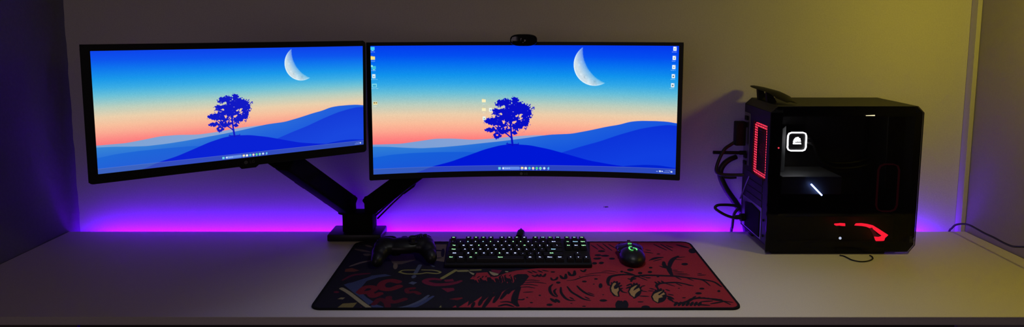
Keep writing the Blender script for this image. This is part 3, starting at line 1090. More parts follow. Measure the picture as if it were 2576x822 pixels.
for P_, w in (
    ([(170, 420), (160, 370), (190, 310), (270, 285), (400, 275), (560, 290)], 8), ([(480, 370), (500, 320), (560, 300), (680, 285), (900, 290), (1100, 300), (1350, 330), (1600, 370), (1720, 440)], 8),
    ([(560, 300), (640, 330), (700, 355)], 4), ([(620, 300), (720, 320)], 4), ([(330, 470), (360, 510), (420, 525)], 5), ([(600, 570), (720, 575)], 5), ([(420, 430), (480, 400)], 5), ([(415, 465), (470, 440)], 5), ([(440, 330), (500, 350)], 6),
    ([(480, 340), (540, 330)], 8), ([(810, 375), (850, 412)], 5), ([(850, 368), (890, 402)], 5), ([(900, 362), (935, 395)], 5), ([(740, 465), (800, 480)], 5), ([(720, 500), (790, 500)], 4), ([(850, 470), (830, 430), (870, 400), (960, 390), (1100, 385), (1200, 400), (1330, 430)], 7),
    ([(960, 400), (1080, 435)], 4), ([(1100, 395), (1180, 430)], 4), ([(1200, 400), (1300, 430)], 4), ([(1045, 290), (1010, 220), (1000, 190), (940, 150), (930, 100)], 11), ([(1000, 190), (950, 180), (880, 160)], 7),
    ([(1005, 190), (1020, 120), (1060, 60), (1130, 20)], 10), ([(1060, 60), (1180, 70)], 4), ([(1090, 40), (1220, 30)], 4), ([(1050, 215), (1120, 215)], 4), ([(1060, 235), (1200, 240)], 4), ([(1060, 255), (1250, 265)], 4), ([(1060, 280), (1280, 280)], 4),
    ([(1400, 265), (1450, 260)], 4), ([(1400, 285), (1510, 280)], 4), ([(1350, 330), (1480, 360), (1570, 430)], 4), ([(1220, 310), (1340, 360)], 4), ([(1090, 305), (1170, 345)], 4),
    ([(1060, 650), (1150, 670), (1260, 645), (1330, 610), (1440, 600), (1560, 610), (1700, 625), (1850, 690)], 7), ([(1450, 650), (1600, 640)], 5), ([(1580, 680), (1750, 650)], 5), ([(1600, 625), (1880, 660)], 5), ([(1380, 690), (1560, 700)], 6),
    ([(310, 640), (300, 740)], 11), ([(345, 640), (345, 740)], 8), ([(400, 640), (395, 740)], 12), ([(740, 75), (830, 50), (920, 40)], 5), ([(790, 90), (900, 60)], 4), ([(620, 500), (700, 510)], 4), ([(620, 440), (670, 425)], 4),
    ([(960, 480), (1010, 500)], 5), ([(980, 570), (1060, 610)], 8), ([(990, 545), (1060, 560)], 5), ([(990, 600), (1050, 640)], 7), ([(520, 600), (560, 560)], 6), ([(380, 240), (520, 280)], 8)):
    stroke('D', P_, w)
for k in range(7):
    stroke('D', [(1080 + 55 * k, 705), (1112 + 55 * k, 655)], 6)
    stroke('D', [(1330 + 60 * k, 600 + 3 * k), (1370 + 60 * k, 575 + 8 * k)], 4)
for e in ((1220, 130, 46, 18), (1455, 470, 36, 14), (1410, 535, 46, 16), (1690, 505, 22, 16), (1210, 595, 27, 8), (60, 425, 27, 32), (95, 630, 52, 18), (610, 650, 42, 8), (680, 725, 60, 26), (740, 240, 32, 16), (750, 180, 26, 12), (605, 255, 32, 18),
          (350, 235, 20, 14), (65, 120, 32, 14), (40, 50, 32, 10), (1140, 465, 14, 6), (470, 210, 46, 20), (850, 305, 20, 8), (720, 320, 34, 8)):
    oval('D', *e)
CL = [[(230, 400), (260, 385), (275, 400), (240, 440), (245, 470), (280, 470), (305, 450), (310, 490), (290, 520), (300, 570), (260, 555), (215, 510), (205, 460)],
      [(540, 425), (570, 420), (520, 470), (510, 500), (560, 470), (590, 455), (605, 490), (560, 520), (540, 540), (525, 585), (480, 555), (455, 510), (480, 460)],
      [(870, 510), (920, 495), (850, 550), (870, 560), (930, 520), (950, 545), (900, 565), (920, 585), (860, 600), (850, 660), (800, 630), (775, 580), (800, 540)]]
for c_ in CL:
    x0 = min(p[0] for p in c_); x1 = max(p[0] for p in c_); y0 = min(p[1] for p in c_); y1 = max(p[1] for p in c_)
    oval('D', (x0 + x1) / 2 + 5, (y0 + y1) / 2 - 5, (x1 - x0) * .60, (y1 - y0) * .55)
    for k in range(7):
        a = -2.6 + k * .42
        mx_, my_ = (x0 + x1) / 2 + 8, (y0 + y1) / 2
        stroke('D', [(mx_ + math.cos(a) * 60, my_ + math.sin(a) * 75), (mx_ + math.cos(a) * 95, my_ + math.sin(a) * 108 - 6)], 5)
    stroke('D', c_, 6, close=True)
    poly('D', c_, GOLD)
for P_, w in (([(1180, 185), (1290, 235)], 5), ([(1240, 185), (1340, 240)], 5), ([(1290, 195), (1345, 215)], 5), ([(640, 190), (700, 230)], 4), ([(690, 185), (760, 235)], 4), ([(740, 180), (820, 240)], 4), ([(790, 185), (850, 220)], 4),
              ([(1140, 325), (1190, 300), (1260, 295)], 4), ([(1160, 320), (1230, 300)], 4), ([(1380, 190), (1480, 215)], 9), ([(1100, 250), (1170, 262)], 5), ([(1110, 232), (1150, 238)], 5)):
    stroke('E', P_, w)
for e in ((730, 245, 32, 9), (760, 285, 36, 9), (700, 280, 30, 9), (690, 310, 32, 9), (820, 310, 26, 9), (730, 345, 22, 9), (670, 350, 22, 11), (1445, 355, 28, 10), (1220, 268, 16, 5), (1515, 240, 36, 22)):
    oval('E', *e)
# the dark half
poly('H', [(410, 500), (560, 450), (720, 400), (860, 385), (930, 402), (780, 422), (660, 460), (600, 530), (560, 580), (620, 600), (660, 640), (740, 690), (680, 720), (600, 650), (520, 590)], BLU)
stroke('H', [(480, 480), (600, 440), (700, 410)], 3)
poly('H', [(700, 730), (760, 715), (840, 740), (840, 765), (740, 765)], (.05, .06, .15))
stroke('H', [(385, 540), (470, 590), (600, 690), (710, 770)], 8, CREAM, taper=False)
stroke('H', [(1000, 470), (930, 455), (850, 470), (815, 510), (840, 545), (920, 550), (1010, 520)], 15, DRED, taper=False)
stroke('H', [(580, 580), (640, 530), (720, 525), (750, 550), (690, 580), (600, 590)], 13, DRED, taper=False)
stroke('H', [(690, 585), (730, 625), (800, 600)], 14, DRED, taper=False)
stroke('H', [(1170, 540), (1100, 550), (1110, 585), (1180, 580), (1230, 600)], 9, (.10, .011, .02), taper=False)
stroke('H', [(900, 640), (900, 670), (960, 690), (1070, 660)], 12, (.10, .011, .02), taper=False)
stroke('H', [(740, 710), (800, 660), (870, 690), (890, 740)], 11, (.09, .011, .02), taper=False)
poly('H', [(320, 765), (400, 705), (555, 695), (500, 760)], (.20, .16, .055))
poly('H', [(340, 655), (380, 638), (425, 640), (400, 660)], (.22, .18, .09))
poly('H', [(540, 770), (600, 740), (620, 760)], (.14, .015, .05))
stroke('H', [(930, 765), (1100, 740), (1250, 680), (1330, 620)], 9, GBLU)
stroke('H', [(1000, 770), (1200, 730), (1380, 630)], 10, BLU)
poly('H', [(430, 330), (500, 320), (580, 345), (520, 360), (420, 360)], (.14, .04, .025))
stroke('H', [(400, 450), (500, 400), (600, 385), (690, 378)], 8, (.10, .011, .025))
stroke('H', [(540, 115), (690, 145)], 10, BRN)
stroke('H', [(640, 170), (700, 180)], 14, BRN)
stroke('H', [(480, 300), (600, 260), (700, 240)], 8, (.17, .13, .11))
stroke('H', [(650, 70), (710, 90)], 8, BRN)
oval('H', 330, 580, 30, 10, (.13, .015, .03))
stroke('B', [(25, 240), (80, 215), (230, 212)], 4, YEL, taper=False)
stroke('B', [(340, 210), (500, 215), (590, 240), (540, 260), (420, 250), (380, 252), (300, 264), (120, 264), (25, 240)], 4.5, YEL, taper=False)
stroke('B', [(310, 145), (250, 250)], 8, GBLU, taper=False)
stroke('B', [(235, 285), (215, 320)], 9, GBLU)
poly('B', [(150, 395), (200, 370), (270, 385), (220, 415)], GBLU)
stroke('B', [(590, 345), (480, 335), (390, 355), (400, 385), (520, 415), (680, 410), (800, 390), (870, 365)], 13, CRIM)
poly('B', [(640, 350), (760, 335), (780, 370), (660, 375)], CRIM)
poly('B', [(605, 465), (775, 460), (785, 495), (690, 520)], CRIM)
poly('B', [(710, 615), (800, 600), (890, 590), (900, 605), (830, 630)], DRED)
poly('B', [(550, 755), (600, 700), (608, 750)], YEL)
poly('B', [(440, 140), (470, 135), (520, 165), (490, 170)], GBLU)
poly('A', [(1140, 185), (1245, 185), (1225, 335), (1130, 322)], (.17, .13, .075))
stroke('A', [(1130, 235), (1215, 240)], 8)
stroke('A', [(1215, 225), (1210, 290)], 8)
stroke('A', [(1130, 305), (1200, 300)], 5)
poly('A', [(740, 290), (830, 265), (960, 270), (980, 320), (860, 355), (790, 360)], (.10, .075, .05))
stroke('A', [(805, 350), (803, 395)], 9, (.16, .12, .09))
pic *= (1 + rng.normal(0, .10, (NYM, NXM)))[..., None]
# border
bd = np.minimum(np.minimum(XX - MX0, MX1 - XX), np.minimum(YY - MD0, MD1 - YY))
m_ = np.clip((.0045 - bd) / cell, 0, 1)[..., None]
pic = pic * (1 - m_) + np.array((.008, .008, .011)) * m_
pic = np.clip(pic, 0, 1)
# rounded corners: pull the corner points in on to an arc
RC = .022
Xr, Yr = XX.copy(), YY.copy()
for sx, ex in ((-1, MX0), (1, MX1)):
    for sy, ey in ((-1, MD0), (1, MD1)):
        ccx, ccy = ex - sx * RC, ey - sy * RC
        q = ((XX - ccx) * sx > 0) & ((YY - ccy) * sy > 0)
        ax, ay = (XX[q] - ccx), (YY[q] - ccy)
        mxx = np.maximum(np.abs(ax), np.abs(ay))
        rr = np.hypot(ax, ay)
        k = mxx / np.maximum(rr, 1e-9)
        Xr[q], Yr[q] = ccx + ax * k, ccy + ay * k
Zr = np.full_like(Xr, DESK + MT) + .0004 * np.sin(XX * 9) * np.sin(YY * 13)
edge_n = np.zeros_like(Zr, bool)
edge_n[0, :] = edge_n[-1, :] = edge_n[:, 0] = edge_n[:, -1] = True
dm = thing('desk_mat', 'large cloth desk mat printed red and black under keyboard and mouse', 'desk mat', (.03, 1.48, DESK))
link('printed_surface', grid_mesh('printed_surface', np.stack([Xr, Yr, Zr], -1), pic), M['cloth'], dm)
rim = [(Xr[0, i], Yr[0, i]) for i in range(0, NXM, 3)] + [(Xr[j, -1], Yr[j, -1]) for j in range(0, NYM, 3)] + [(Xr[-1, i], Yr[-1, i]) for i in range(NXM - 1, -1, -3)] + [(Xr[j, 0], Yr[j, 0]) for j in range(NYM - 1, -1, -3)]
b = MB()
vs_, fs_ = [], []
sec = [(-.0015, .0036), (.0002, .0046), (.0018, .0038), (.0022, .0004), (-.0015, .0004)]
cxm, cym = (MX0 + MX1) / 2, (MD0 + MD1) / 2
NR = len(rim)
for i, (x, y) in enumerate(rim):
    p, q = rim[i - 1], rim[(i + 1) % NR]
    tx, ty = q[0] - p[0], q[1] - p[1]
    L = math.hypot(tx, ty) or 1
    nx_, ny_ = ty / L, -tx / L
    wob = 1 + .03 * math.sin(i * .9)
    for o_, z in sec:
        vs_.append((x + nx_ * o_, y + ny_ * o_, DESK + (z * wob if z > .001 else z)))
K5 = len(sec)
for i in range(NR):
    for k in range(K5):
        l = (k + 1) % K5
        j = (i + 1) % NR
        fs_.append((i * K5 + k, i * K5 + l, j * K5 + l, j * K5 + k))
b.add(vs_, fs_)
b.build('stitched_edge', M['matside'], dm, smooth=True)

# ---------------------------------------------------------------- keyboard
TILT = math.radians(8.0)
KX = .0155                              # centre
KW, KD = .372, .137
kb = thing('keyboard', 'black backlit mechanical keyboard lying across the mat below the curved monitor', 'keyboard', (KX, 1.57, DESK + MT))
KM = Matrix.Translation((KX, 1.5150, DESK + .0150)) @ Matrix.Rotation(TILT, 4, 'X')   # local: x right, y away, z off the plate
def place(o, m):
    o.matrix_basis = m
    o.matrix_parent_inverse = base_matrix(o.parent).inverted()
b = MB()
b.box((0, .0505, -.0026), (KW, KD, .0100), bev=.003)
o = b.build('case', M['black'], kb, smooth=True)
place(o, KM)
for sx in (-1, 1):
    b = MB()
    b.box((0, 0, 0), (.018, .006, .022), bev=.001)
    o = b.build('foot', M['black'], kb)
    place(o, Matrix.Translation((KX + sx * .145, 1.5150 + .098, DESK + MT + .0117)))
keymeshes = {}
def key_mesh(w):
    if w in keymeshes:
        return keymeshes[w]
    t = bmesh.new()
    W2, D2 = w * UNIT - .0022, UNIT - .0022
    tp = .0022
    lo = [t.verts.new((x * W2 / 2, y * D2 / 2, .001)) for x, y in ((-1, -1), (1, -1), (1, 1), (-1, 1))]
    hi = [t.verts.new((x * (W2 / 2 - tp), y * (D2 / 2 - tp) + .0006, .0098)) for x, y in ((-1, -1), (1, -1), (1, 1), (-1, 1))]
    t.faces.new(lo[::-1])
    t.faces.new(hi)
    for i in range(4):
        t.faces.new((lo[i], lo[(i + 1) % 4], hi[(i + 1) % 4], hi[i]))
    bmesh.ops.bevel(t, geom=list(t.edges), offset=.0009, segments=2, profile=.5, affect='EDGES')
    me = bpy.data.meshes.new('key')
    t.to_mesh(me)
    t.free()
    me.materials.append(M['black'])
    keymeshes[w] = me
    return me
rowy = [.1035, .080, .060, .040, .020, .0]
GREEN = {'Esc', 'Tab', 'Caps', 'F2', 'F3', 'F7', 'F9', 'F11', 'Prt', 'Pse', 'PgUp', 'PgDn', 'Del', 'Ctrl', 'Alt', 'E', '8', '9', '5', 'X', 'B', 'O', 'Space', 'Ins'}
CY = {'Scr', 'Enter', '2', '4', 'F10', 'F12', 'Home'}
lcache = {}
for r, x, w, t in KEYS:
    o = bpy.data.objects.new('key', key_mesh(w))
    C.objects.link(o)
    o.parent = kb
    cx_ = (x + w / 2 - 18.25 / 2) * UNIT
    m = KM @ Matrix.Translation((cx_, rowy[r], .0022)) @ Matrix.Rotation(math.radians((2.5 - r) * -1.2), 4, 'X')
    place(o, m)
    mk = 'lgreen' if t in GREEN else 'lcyan' if t in CY else 'lwhite'
    if t in ('Shift', 'Alt', 'Ctrl') and x > 9:
        mk = 'lgreen' if t == 'Shift' else 'lwhite'
    kk = (t, mk)
    if kk not in lcache:
        me = text_mesh(t, .0052 if len(t) > 1 else .0066, .00014).copy()
        me.materials.clear()
        me.materials.append(M[mk])
        lcache[kk] = me
    g = bpy.data.objects.new('legend', lcache[kk])
    C.objects.link(g)
    g.parent = o
    g.matrix_basis = m @ Matrix.Translation((0 if w < 1.6 else -(w - 1) * UNIT * .12 if t != 'Space' else 0, .0012, .01005))
    g.matrix_parent_inverse = base_matrix(o).inverted()
# plug and cable at the rear
b = MB()
kz = KM @ Vector((.0, .119, -.001))
cxk = on_d(1309, 585, 1.66).x
b.tube([(cxk - .004, kz.y + .001, kz.z + .004), (cxk, kz.y + .018, kz.z + .008), (cxk + .002, kz.y + .04, kz.z + .006), (cxk + .002, kz.y + .065, kz.z - .014)], .0105, n=16, flat=.8)
b.build('plug', M['black'], kb, smooth=True)
b = MB()
b.tube([(cxk + .002, kz.y + .06, kz.z - .012), (cxk + .003, kz.y + .10, DESK + .016), (cxk + .004, BACK - .012, DESK + .008), (cxk + .004, BACK + .004, DESK + .006), (cxk + .004, BACK + .0125, DESK - .004), (cxk + .004, BACK + .0135, DESK - .06), (cxk + .004, BACK + .0135, DESK - .3)], .003, n=8)
b.build('cable', M['rubber'], kb, smooth=True)

# ---------------------------------------------------------------- mouse
mo = thing('mouse', 'black gaming mouse with green lit mark, on the red side of the mat', 'mouse', (.310, 1.557, DESK + MT))
MM = Matrix.Translation((.310, 1.557, DESK + MT + .0014)) @ Matrix.Rotation(math.radians(-2), 4, 'Z')
b = MB()
b.ell((0, -.016, .012), (.0335, .046, .0225))
b.ell((0, .018, .011), (.0290, .042, .0205))
for sx in (-1, 1):
    b.ell((sx * .024, .026, .016), (.0105, .032, .0085))
    b.ell((sx * .0275, .044, .0165), (.0075, .016, .0055), rot=Matrix.Rotation(sx * .5, 3, 'Z'))
    b.ell((sx * .017, .048, .016), (.013, .013, .0075))
def flo(v):
    z = max(v.z, 0.0)
    return Vector((v.x, v.y, z))
me = remeshed(b, .0016, 8, flo)
o = link('shell', me, M['satin'], mo, smooth=True)
place(o, MM)
def top_z(me, x, y):
    best = 0
    dmin = 1e9
    for v in me.vertices:
        if v.co.z > .01:
            d_ = (v.co.x - x) ** 2 + (v.co.y - y) ** 2
            if d_ < dmin:
                dmin, best = d_, v.co.z
    return best
b = MB()
b.cyl((-.0035, .046, .0240), (.0035, .046, .0240), .0100, n=28)
o = b.build('scroll_wheel', M['rubber'], mo, smooth=True)
place(o, MM)
for sx in (-1, 1):
    b = MB()
    z0 = top_z(me, sx * .016, .035)
    n_ = 8
    vs_, fs_ = [], []
    ys_ = np.linspace(.014, .052, 9)
    for yy in ys_:
        for k in range(5):
            xx = sx * (.006 + .022 * k / 4)
            zz = top_z(me, xx, yy)
            vs_.append((xx, yy, zz + .0012))
    for j in range(8):
        for k in range(4):
            a = j * 5 + k
            fs_.append((a, a + 1, a + 6, a + 5))
    bv = b.add(vs_, fs_)
    geo = bmesh.ops.extrude_face_region(b.bm, geom=list(b.bm.faces))
    for e in geo['geom']:
        if isinstance(e, bmesh.types.BMVert):
            e.co.z -= .003
    o = b.build('button', M['satin'], mo, smooth=True)
    place(o, MM)
# lit marks: three bars and the curled mark behind the wheel
def drape(mb, pts, lift=.0016, w=.0016):
    P = []
    for x, y in pts:
        P.append(Vector((x, y, top_z(me, x, y) + lift)))
    vs_, fs_ = [], []
    for i, p in enumerate(P):
        d_ = (P[min(i + 1, len(P) - 1)] - P[max(i - 1, 0)])
        nrm_ = Vector((-d_.y, d_.x, 0)).normalized() * w / 2
        vs_ += [p + nrm_, p - nrm_]
    fs_ = [(2 * i, 2 * i + 1, 2 * i + 3, 2 * i + 2) for i in range(len(P) - 1)]
    mb.add(vs_, fs_)
b = MB()
for k in (-1, 0, 1):
    drape(b, [(k * .0036 - .001 - .0006, .0185), (k * .0036 - .001, .0225), (k * .0036 - .001 + .0006, .0275)], lift=.0022, w=.0021)
o = b.build('indicator_bars', M['mgreen'], mo)
place(o, MM)
b = MB()
g0 = (-.0008, -.016)
arc = [(g0[0] - .0010 + 0.0066 * math.cos(math.radians(a)), g0[1] + .0125 * math.sin(math.radians(a))) for a in range(70, 291, 20)]
drape(b, arc, lift=.0014, w=.0034)
drape(b, [(g0[0] + .0020, g0[1] + .0010), (g0[0] + .0070, g0[1] + .0012), (g0[0] + .0098, g0[1] + .0002), (g0[0] + .0106, g0[1] - .0030), (g0[0] + .0108, g0[1] - .0095)], lift=.0014, w=.0036)
o = b.build('lit_logo', M['mgreen'], mo)
place(o, MM)
for k, yy in enumerate((.002, .018)):
    b = MB()
    b.ell((-.0318 + .001 * k, yy, .020), (.003, .0075, .003))
    o = b.build('side_button', M['gloss'], mo, smooth=True)
    place(o, MM)

# ---------------------------------------------------------------- gamepad
gp = thing('game_controller', 'black wireless game controller on the dark corner of the mat', 'game controller', (-.292, 1.565, DESK + MT))
GM = Matrix.Translation((-.281, 1.566, DESK + MT + .0014)) @ Matrix.Rotation(math.radians(9), 4, 'Z')
b = MB()
b.ell((0, .004, .034), (.058, .036, .019))
for sx in (-1, 1):
    b.ell((sx * .046, .006, .034), (.033, .036, .021))
    b.ell((sx * .060, -.016, .028), (.022, .034, .021), rot=Matrix.Rotation(sx * .25, 3, 'Z') @ Matrix.Rotation(.25, 3, 'X'))
    b.ell((sx * .066, -.042, .020), (.0170, .026, .0180), rot=Matrix.Rotation(sx * .18, 3, 'Z') @ Matrix.Rotation(.22, 3, 'X'))
me_g = remeshed(b, .0022, 10)
zmin = min(v.co.z for v in me_g.vertices)
for v in me_g.vertices:
    v.co.z = max(v.co.z - zmin, .0)
o = link('shell', me_g, M['satin'], gp, smooth=True)
place(o, GM)
def gz(x, y):
    return top_z(me_g, x, y)
for x, y in ((-.040, .016), (.022, -.012)):
    b = MB()
    z = gz(x, y) - .002
    b.lathe([(.0135, 0), (.0135, .0012), (.0065, .003), (.0055, .0095), (.0085, .011), (.0100, .0125), (.0100, .0145), (.0085, .0155), (.0068, .0142), (.0005, .0138)], (x, y, z))
    o = b.build('thumbstick', M['rubber'], gp, smooth=True)
    place(o, GM)
x, y = -.021, -.012
b = MB()
z = gz(x, y)
b.box((x, y, z + .0018), (.020, .0065, .005), bev=.001)
b.box((x, y, z + .0018), (.0065, .020, .005), bev=.001)
b.cyl((x, y, z - .001), (x, y, z + .0012), .0125, n=28)
o = b.build('direction_pad', M['gloss'], gp)
place(o, GM)
for dx, dy in ((0, .0115), (0, -.0115), (.0115, 0), (-.0115, 0)):
    x, y = .043 + dx, .016 + dy
    b = MB()
    z = gz(x, y)
    b.lathe([(.0053, -.002), (.0053, .0022), (.0045, .0032), (.0005, .0036)], (x, y, z))
    o = b.build('button', M['gloss'], gp, smooth=True)
    place(o, GM)
b = MB()
z = gz(0, .026)
b.lathe([(.0075, -.002), (.0075, .0006), (.0065, .0012), (.0005, .0014)], (0, .026, z))
o = b.build('guide_button', M['gloss'], gp, smooth=True)
place(o, GM)
for sx in (-1, 1):
    b = MB()
    b.ell((sx * .046, .036, .040), (.026, .011, .008), rot=Matrix.Rotation(-sx * .25, 3, 'Z'))
    o = b.build('bumper', M['gloss'], gp, smooth=True)
    place(o, GM)
    b = MB()
    b.ell((sx * .047, .042, .026), (.015, .012, .013))
    o = b.build('trigger', M['satin'], gp, smooth=True)
    place(o, GM)

# ---------------------------------------------------------------- computer tower
PX0, PX1, PD0, PD1 = .676, 1.075, 1.600, 1.782
ZB_, ZT_ = DESK + .024, DESK + .400
pc = thing('computer_tower', 'black cube-shaped computer tower with smoked glass side and red lights', 'computer', ((PX0 + PX1) / 2, (PD0 + PD1) / 2, DESK))
OUT = [(PX0, ZB_), (PX0, ZT_ - .017), (PX0 + .018, ZT_), (PX1 - .017, ZT_), (PX1, ZT_ - .017), (PX1, ZB_ + .022), (PX1 - .020, ZB_)]
def offset_in(p, t=.003):
    cx_, cz_ = (PX0 + PX1) / 2, (ZB_ + ZT_) / 2
    return (p[0] + (t if p[0] < cx_ else -t), p[1] + (t if p[1] < cz_ else -t))
def shell(name, idx, m=M['steel'], d0=PD0 + .005, d1=PD1):
    poly_o = [OUT[i] for i in idx]
    poly_i = [offset_in(p) for p in poly_o]
    b = MB()
    b.prism(poly_o + poly_i[::-1], 'y', d0, d1, bev=.0006)
    return b.build(name, m, pc)
shell('top_panel', (1, 2, 3, 4))
shell('front_panel', (4, 5, 6), M['black'])
shell('bottom_panel', (6, 0), M['black'])
b = MB()
b.prism(OUT, 'y', PD1 - .004, PD1)
b.build('side_panel', M['black'], pc)
# rear panel with the fan opening
FV0, FV1, FZ0, FZ1 = 1.622, 1.714, DESK + .193, DESK + .345
b = MB()
for (d0, d1, z0, z1) in ((PD0 + .005, FV0, ZB_ + .003, ZT_ - .018), (FV1, PD1 - .004, ZB_ + .003, ZT_ - .018), (FV0, FV1, ZB_ + .003, FZ0), (FV0, FV1, FZ1, ZT_ - .018)):
    b.box((PX0 + .0015, (d0 + d1) / 2, (z0 + z1) / 2), (.003, d1 - d0, z1 - z0))
rp = b.build('rear_frame', M['steel'], pc)
# perforated grille: bars both ways
b = MB()
ND, NZ = 13, 22
for i in range(ND + 1):
    d_ = FV0 + (FV1 - FV0) * i / ND
    b.box((PX0 + .0012, d_, (FZ0 + FZ1) / 2), (.0008, .0018, FZ1 - FZ0))
for j in range(NZ + 1):
    z_ = FZ0 + (FZ1 - FZ0) * j / NZ
    b.box((PX0 + .0012, (FV0 + FV1) / 2, z_), (.0008, FV1 - FV0, .0020))
b.build('fan_grille', M['steel'], pc)
# fan behind it with a lit ring
fd, fz = (FV0 + FV1) / 2, (FZ0 + FZ1) / 2
def rring(mb, cx_, cy_, hw_, hh_, r, t, x0, x1, axis='x', n=6):
    def ol(hw2, hh2, r2):
        o_ = []
        for sx, sy, a0 in ((1, 1, 0), (-1, 1, 90), (-1, -1, 180), (1, -1, 270)):
            for k in range(n + 1):
                a = math.radians(a0 + 90 * k / n)
                o_.append((cx_ + sx * (hw2 - r2) + r2 * math.cos(a), cy_ + sy * (hh2 - r2) + r2 * math.sin(a)))
        return o_
    a_, c_ = ol(hw_, hh_, r), ol(hw_ - t, hh_ - t, max(r - t, .001))
    N = len(a_)
    P = lambda p, h: (h, p[0], p[1]) if axis == 'x' else (p[0], h, p[1])
    vs_ = [P(p, x0) for p in a_] + [P(p, x0) for p in c_] + [P(p, x1) for p in a_] + [P(p, x1) for p in c_]
    fs_ = []
    for k in range(N):
        l = (k + 1) % N
        fs_ += [(k, l, N + l, N + k), (2 * N + k, 3 * N + k, 3 * N + l, 2 * N + l), (k, 2 * N + k, 2 * N + l, l), (N + k, N + l, 3 * N + l, 3 * N + k)]
    mb.add(vs_, fs_)
b = MB()
rring(b, fd, fz, .0455, .0755, .012, .016, PX0 + .0068, PX0 + .028)
fan = b.build('rear_fan', M['black'], pc)
b = MB()
rring(b, fd, fz, .0425, .072, .010, .0105, PX0 + .0035, PX0 + .0065)
b.build('lit_ring', M['redfan'], fan)
b = MB()
b.cyl((PX0 + .008, fd, fz), (PX0 + .022, fd, fz), .021, n=28)
for k in range(7):
    a = 2 * PI * k / 7
    u = Vector((0, math.cos(a), math.sin(a)))
    v = Vector((0, -math.sin(a), math.cos(a)))
    c0 = Vector((PX0 + .015, fd, fz))
    b.add([c0 + u * .018 - v * .008 + Vector((-.005, 0, 0)), c0 + u * .018 + v * .006 + Vector((.005, 0, 0)), c0 + u * .042 + v * .020 + Vector((.004, 0, 0)), c0 + u * .042 - v * .004 + Vector((-.005, 0, 0))], [(0, 1, 2, 3)])
b.build('fan_blades', M['black'], fan)
# connector plate and the plugs' sockets above the middle at the rear
b = MB()
b.box((PX0 - .001, 1.757, DESK + .285), (.002, .040, .15), bev=.0005)
b.build('connector_plate', M['zinc'], pc)
for (z_, d_, hh) in ((.345, 1.755, .012), (.325, 1.757, .014), (.235, 1.755, .012), (.215, 1.757, .010)):
    b = MB()
    b.box((PX0 - .0045, d_, DESK + z_), (.006, .016, hh), bev=.0008)
    b.build('socket', M['black'], pc)
# expansion slot covers
for k in range(4):
    b = MB()
    b.box((PX0 - .0008, 1.690, DESK + .188 - k * .0205), (.0016, .11, .0165), bev=.0004)
    b.build('slot_cover', M['steel'], pc)
b = MB()
b.tube([on_x(1862, 499, PX0 - .003), on_x(1885, 442, PX0 - .003)], .0022, n=8, smooth=False)
b.build('bracket_strip', M['zinc'], pc)
# power supply face
b = MB()
b.box((PX0 - .001, 1.700, DESK + .074), (.002, .135, .088), bev=.0005)
ps = b.build('power_supply', M['zinc'], pc)
b = MB()
b.prism([(1.640, DESK + .034), (1.742, DESK + .034), (1.742, DESK + .104), (1.700, DESK + .112), (1.640, DESK + .106)], 'x', PX0 - .0045, PX0 - .0018, bev=.0005)
b.build('fan_guard', M['armblack'], ps)
for z_ in (.045, .088):
    b = MB()
    b.cyl((PX0 - .004, 1.620, DESK + z_), (PX0 - .0, 1.620, DESK + z_), .0035, n=14)
    b.build('thumbscrew', M['black'], pc, smooth=True)
# feet
for y in (PD0 + .016, PD1 - .03):
    b = MB()
    b.box(((PX0 + PX1) / 2 - .030, y, DESK + .012), (.305, .024, .0236), bev=.003)
    b.build('foot', M['satin'], pc, smooth=True)
# smoked glass
b = MB()
OUTG = [(PX0, DESK + .005), (PX0, ZT_ - .017), (PX0 + .018, ZT_), (PX1 - .017, ZT_), (PX1, ZT_ - .017), (PX1, DESK + .026), (PX1 - .016, DESK + .005)]
b.prism(OUTG, 'y', PD0, PD0 + .004)
b.build('glass_panel', M['glass'], pc)
# painted black border behind the glass
IN = [(PX0 + .032, DESK + .034), (PX0 + .032, ZT_ - .028), (PX1 - .020, ZT_ - .028), (PX1 - .020, DESK + .034)]
def frame_between(mb, outer, inner, d):
    mb.add([(p[0], d, p[1]) for p in outer + inner], [])
b = MB()
d_ = PD0 + .0046
x0, x1, z0, z1 = IN[0][0], IN[2][0], IN[0][1], IN[1][1]
for (xa, xb, za, zb) in ((PX0 + .002, x0, DESK + .007, ZT_ - .018), (x0, x1, DESK + .007, z0), (x0, x1, z1, ZT_ - .003)):
    b.box(((xa + xb) / 2, d_, (za + zb) / 2), (xb - xa, .001, zb - za))
b.prism([(x1, DESK + .007), (PX1 - .017, DESK + .007), (PX1 - .002, DESK + .0265), (PX1 - .002, ZT_ - .018), (x1, ZT_ - .018)], 'y', d_ - .0005, d_ + .0005)
b.build('glass_border', M['bezel'], pc)
# inside: board, shroud, graphics card, cooler head, memory, light bars
b = MB()
b.box(((PX0 + .03 + PX1 - .06) / 2, PD1 - .018, DESK + .245), (PX1 - PX0 - .09, .003, .25))
mb_ = b.build('motherboard', M['board'], pc)
b = MB()
b.box((PX0 + .060, PD1 - .037, DESK + .285), (.030, .035, .10), bev=.002)
b.build('port_cover', M['steel'], mb_)
b = MB()
b.box(((PX0 + PX1) / 2 - .01, (PD0 + PD1) / 2 + .01, DESK + .062), (PX1 - PX0 - .06, .14, .068), bev=.002)
b.build('supply_shroud', M['black'], pc)
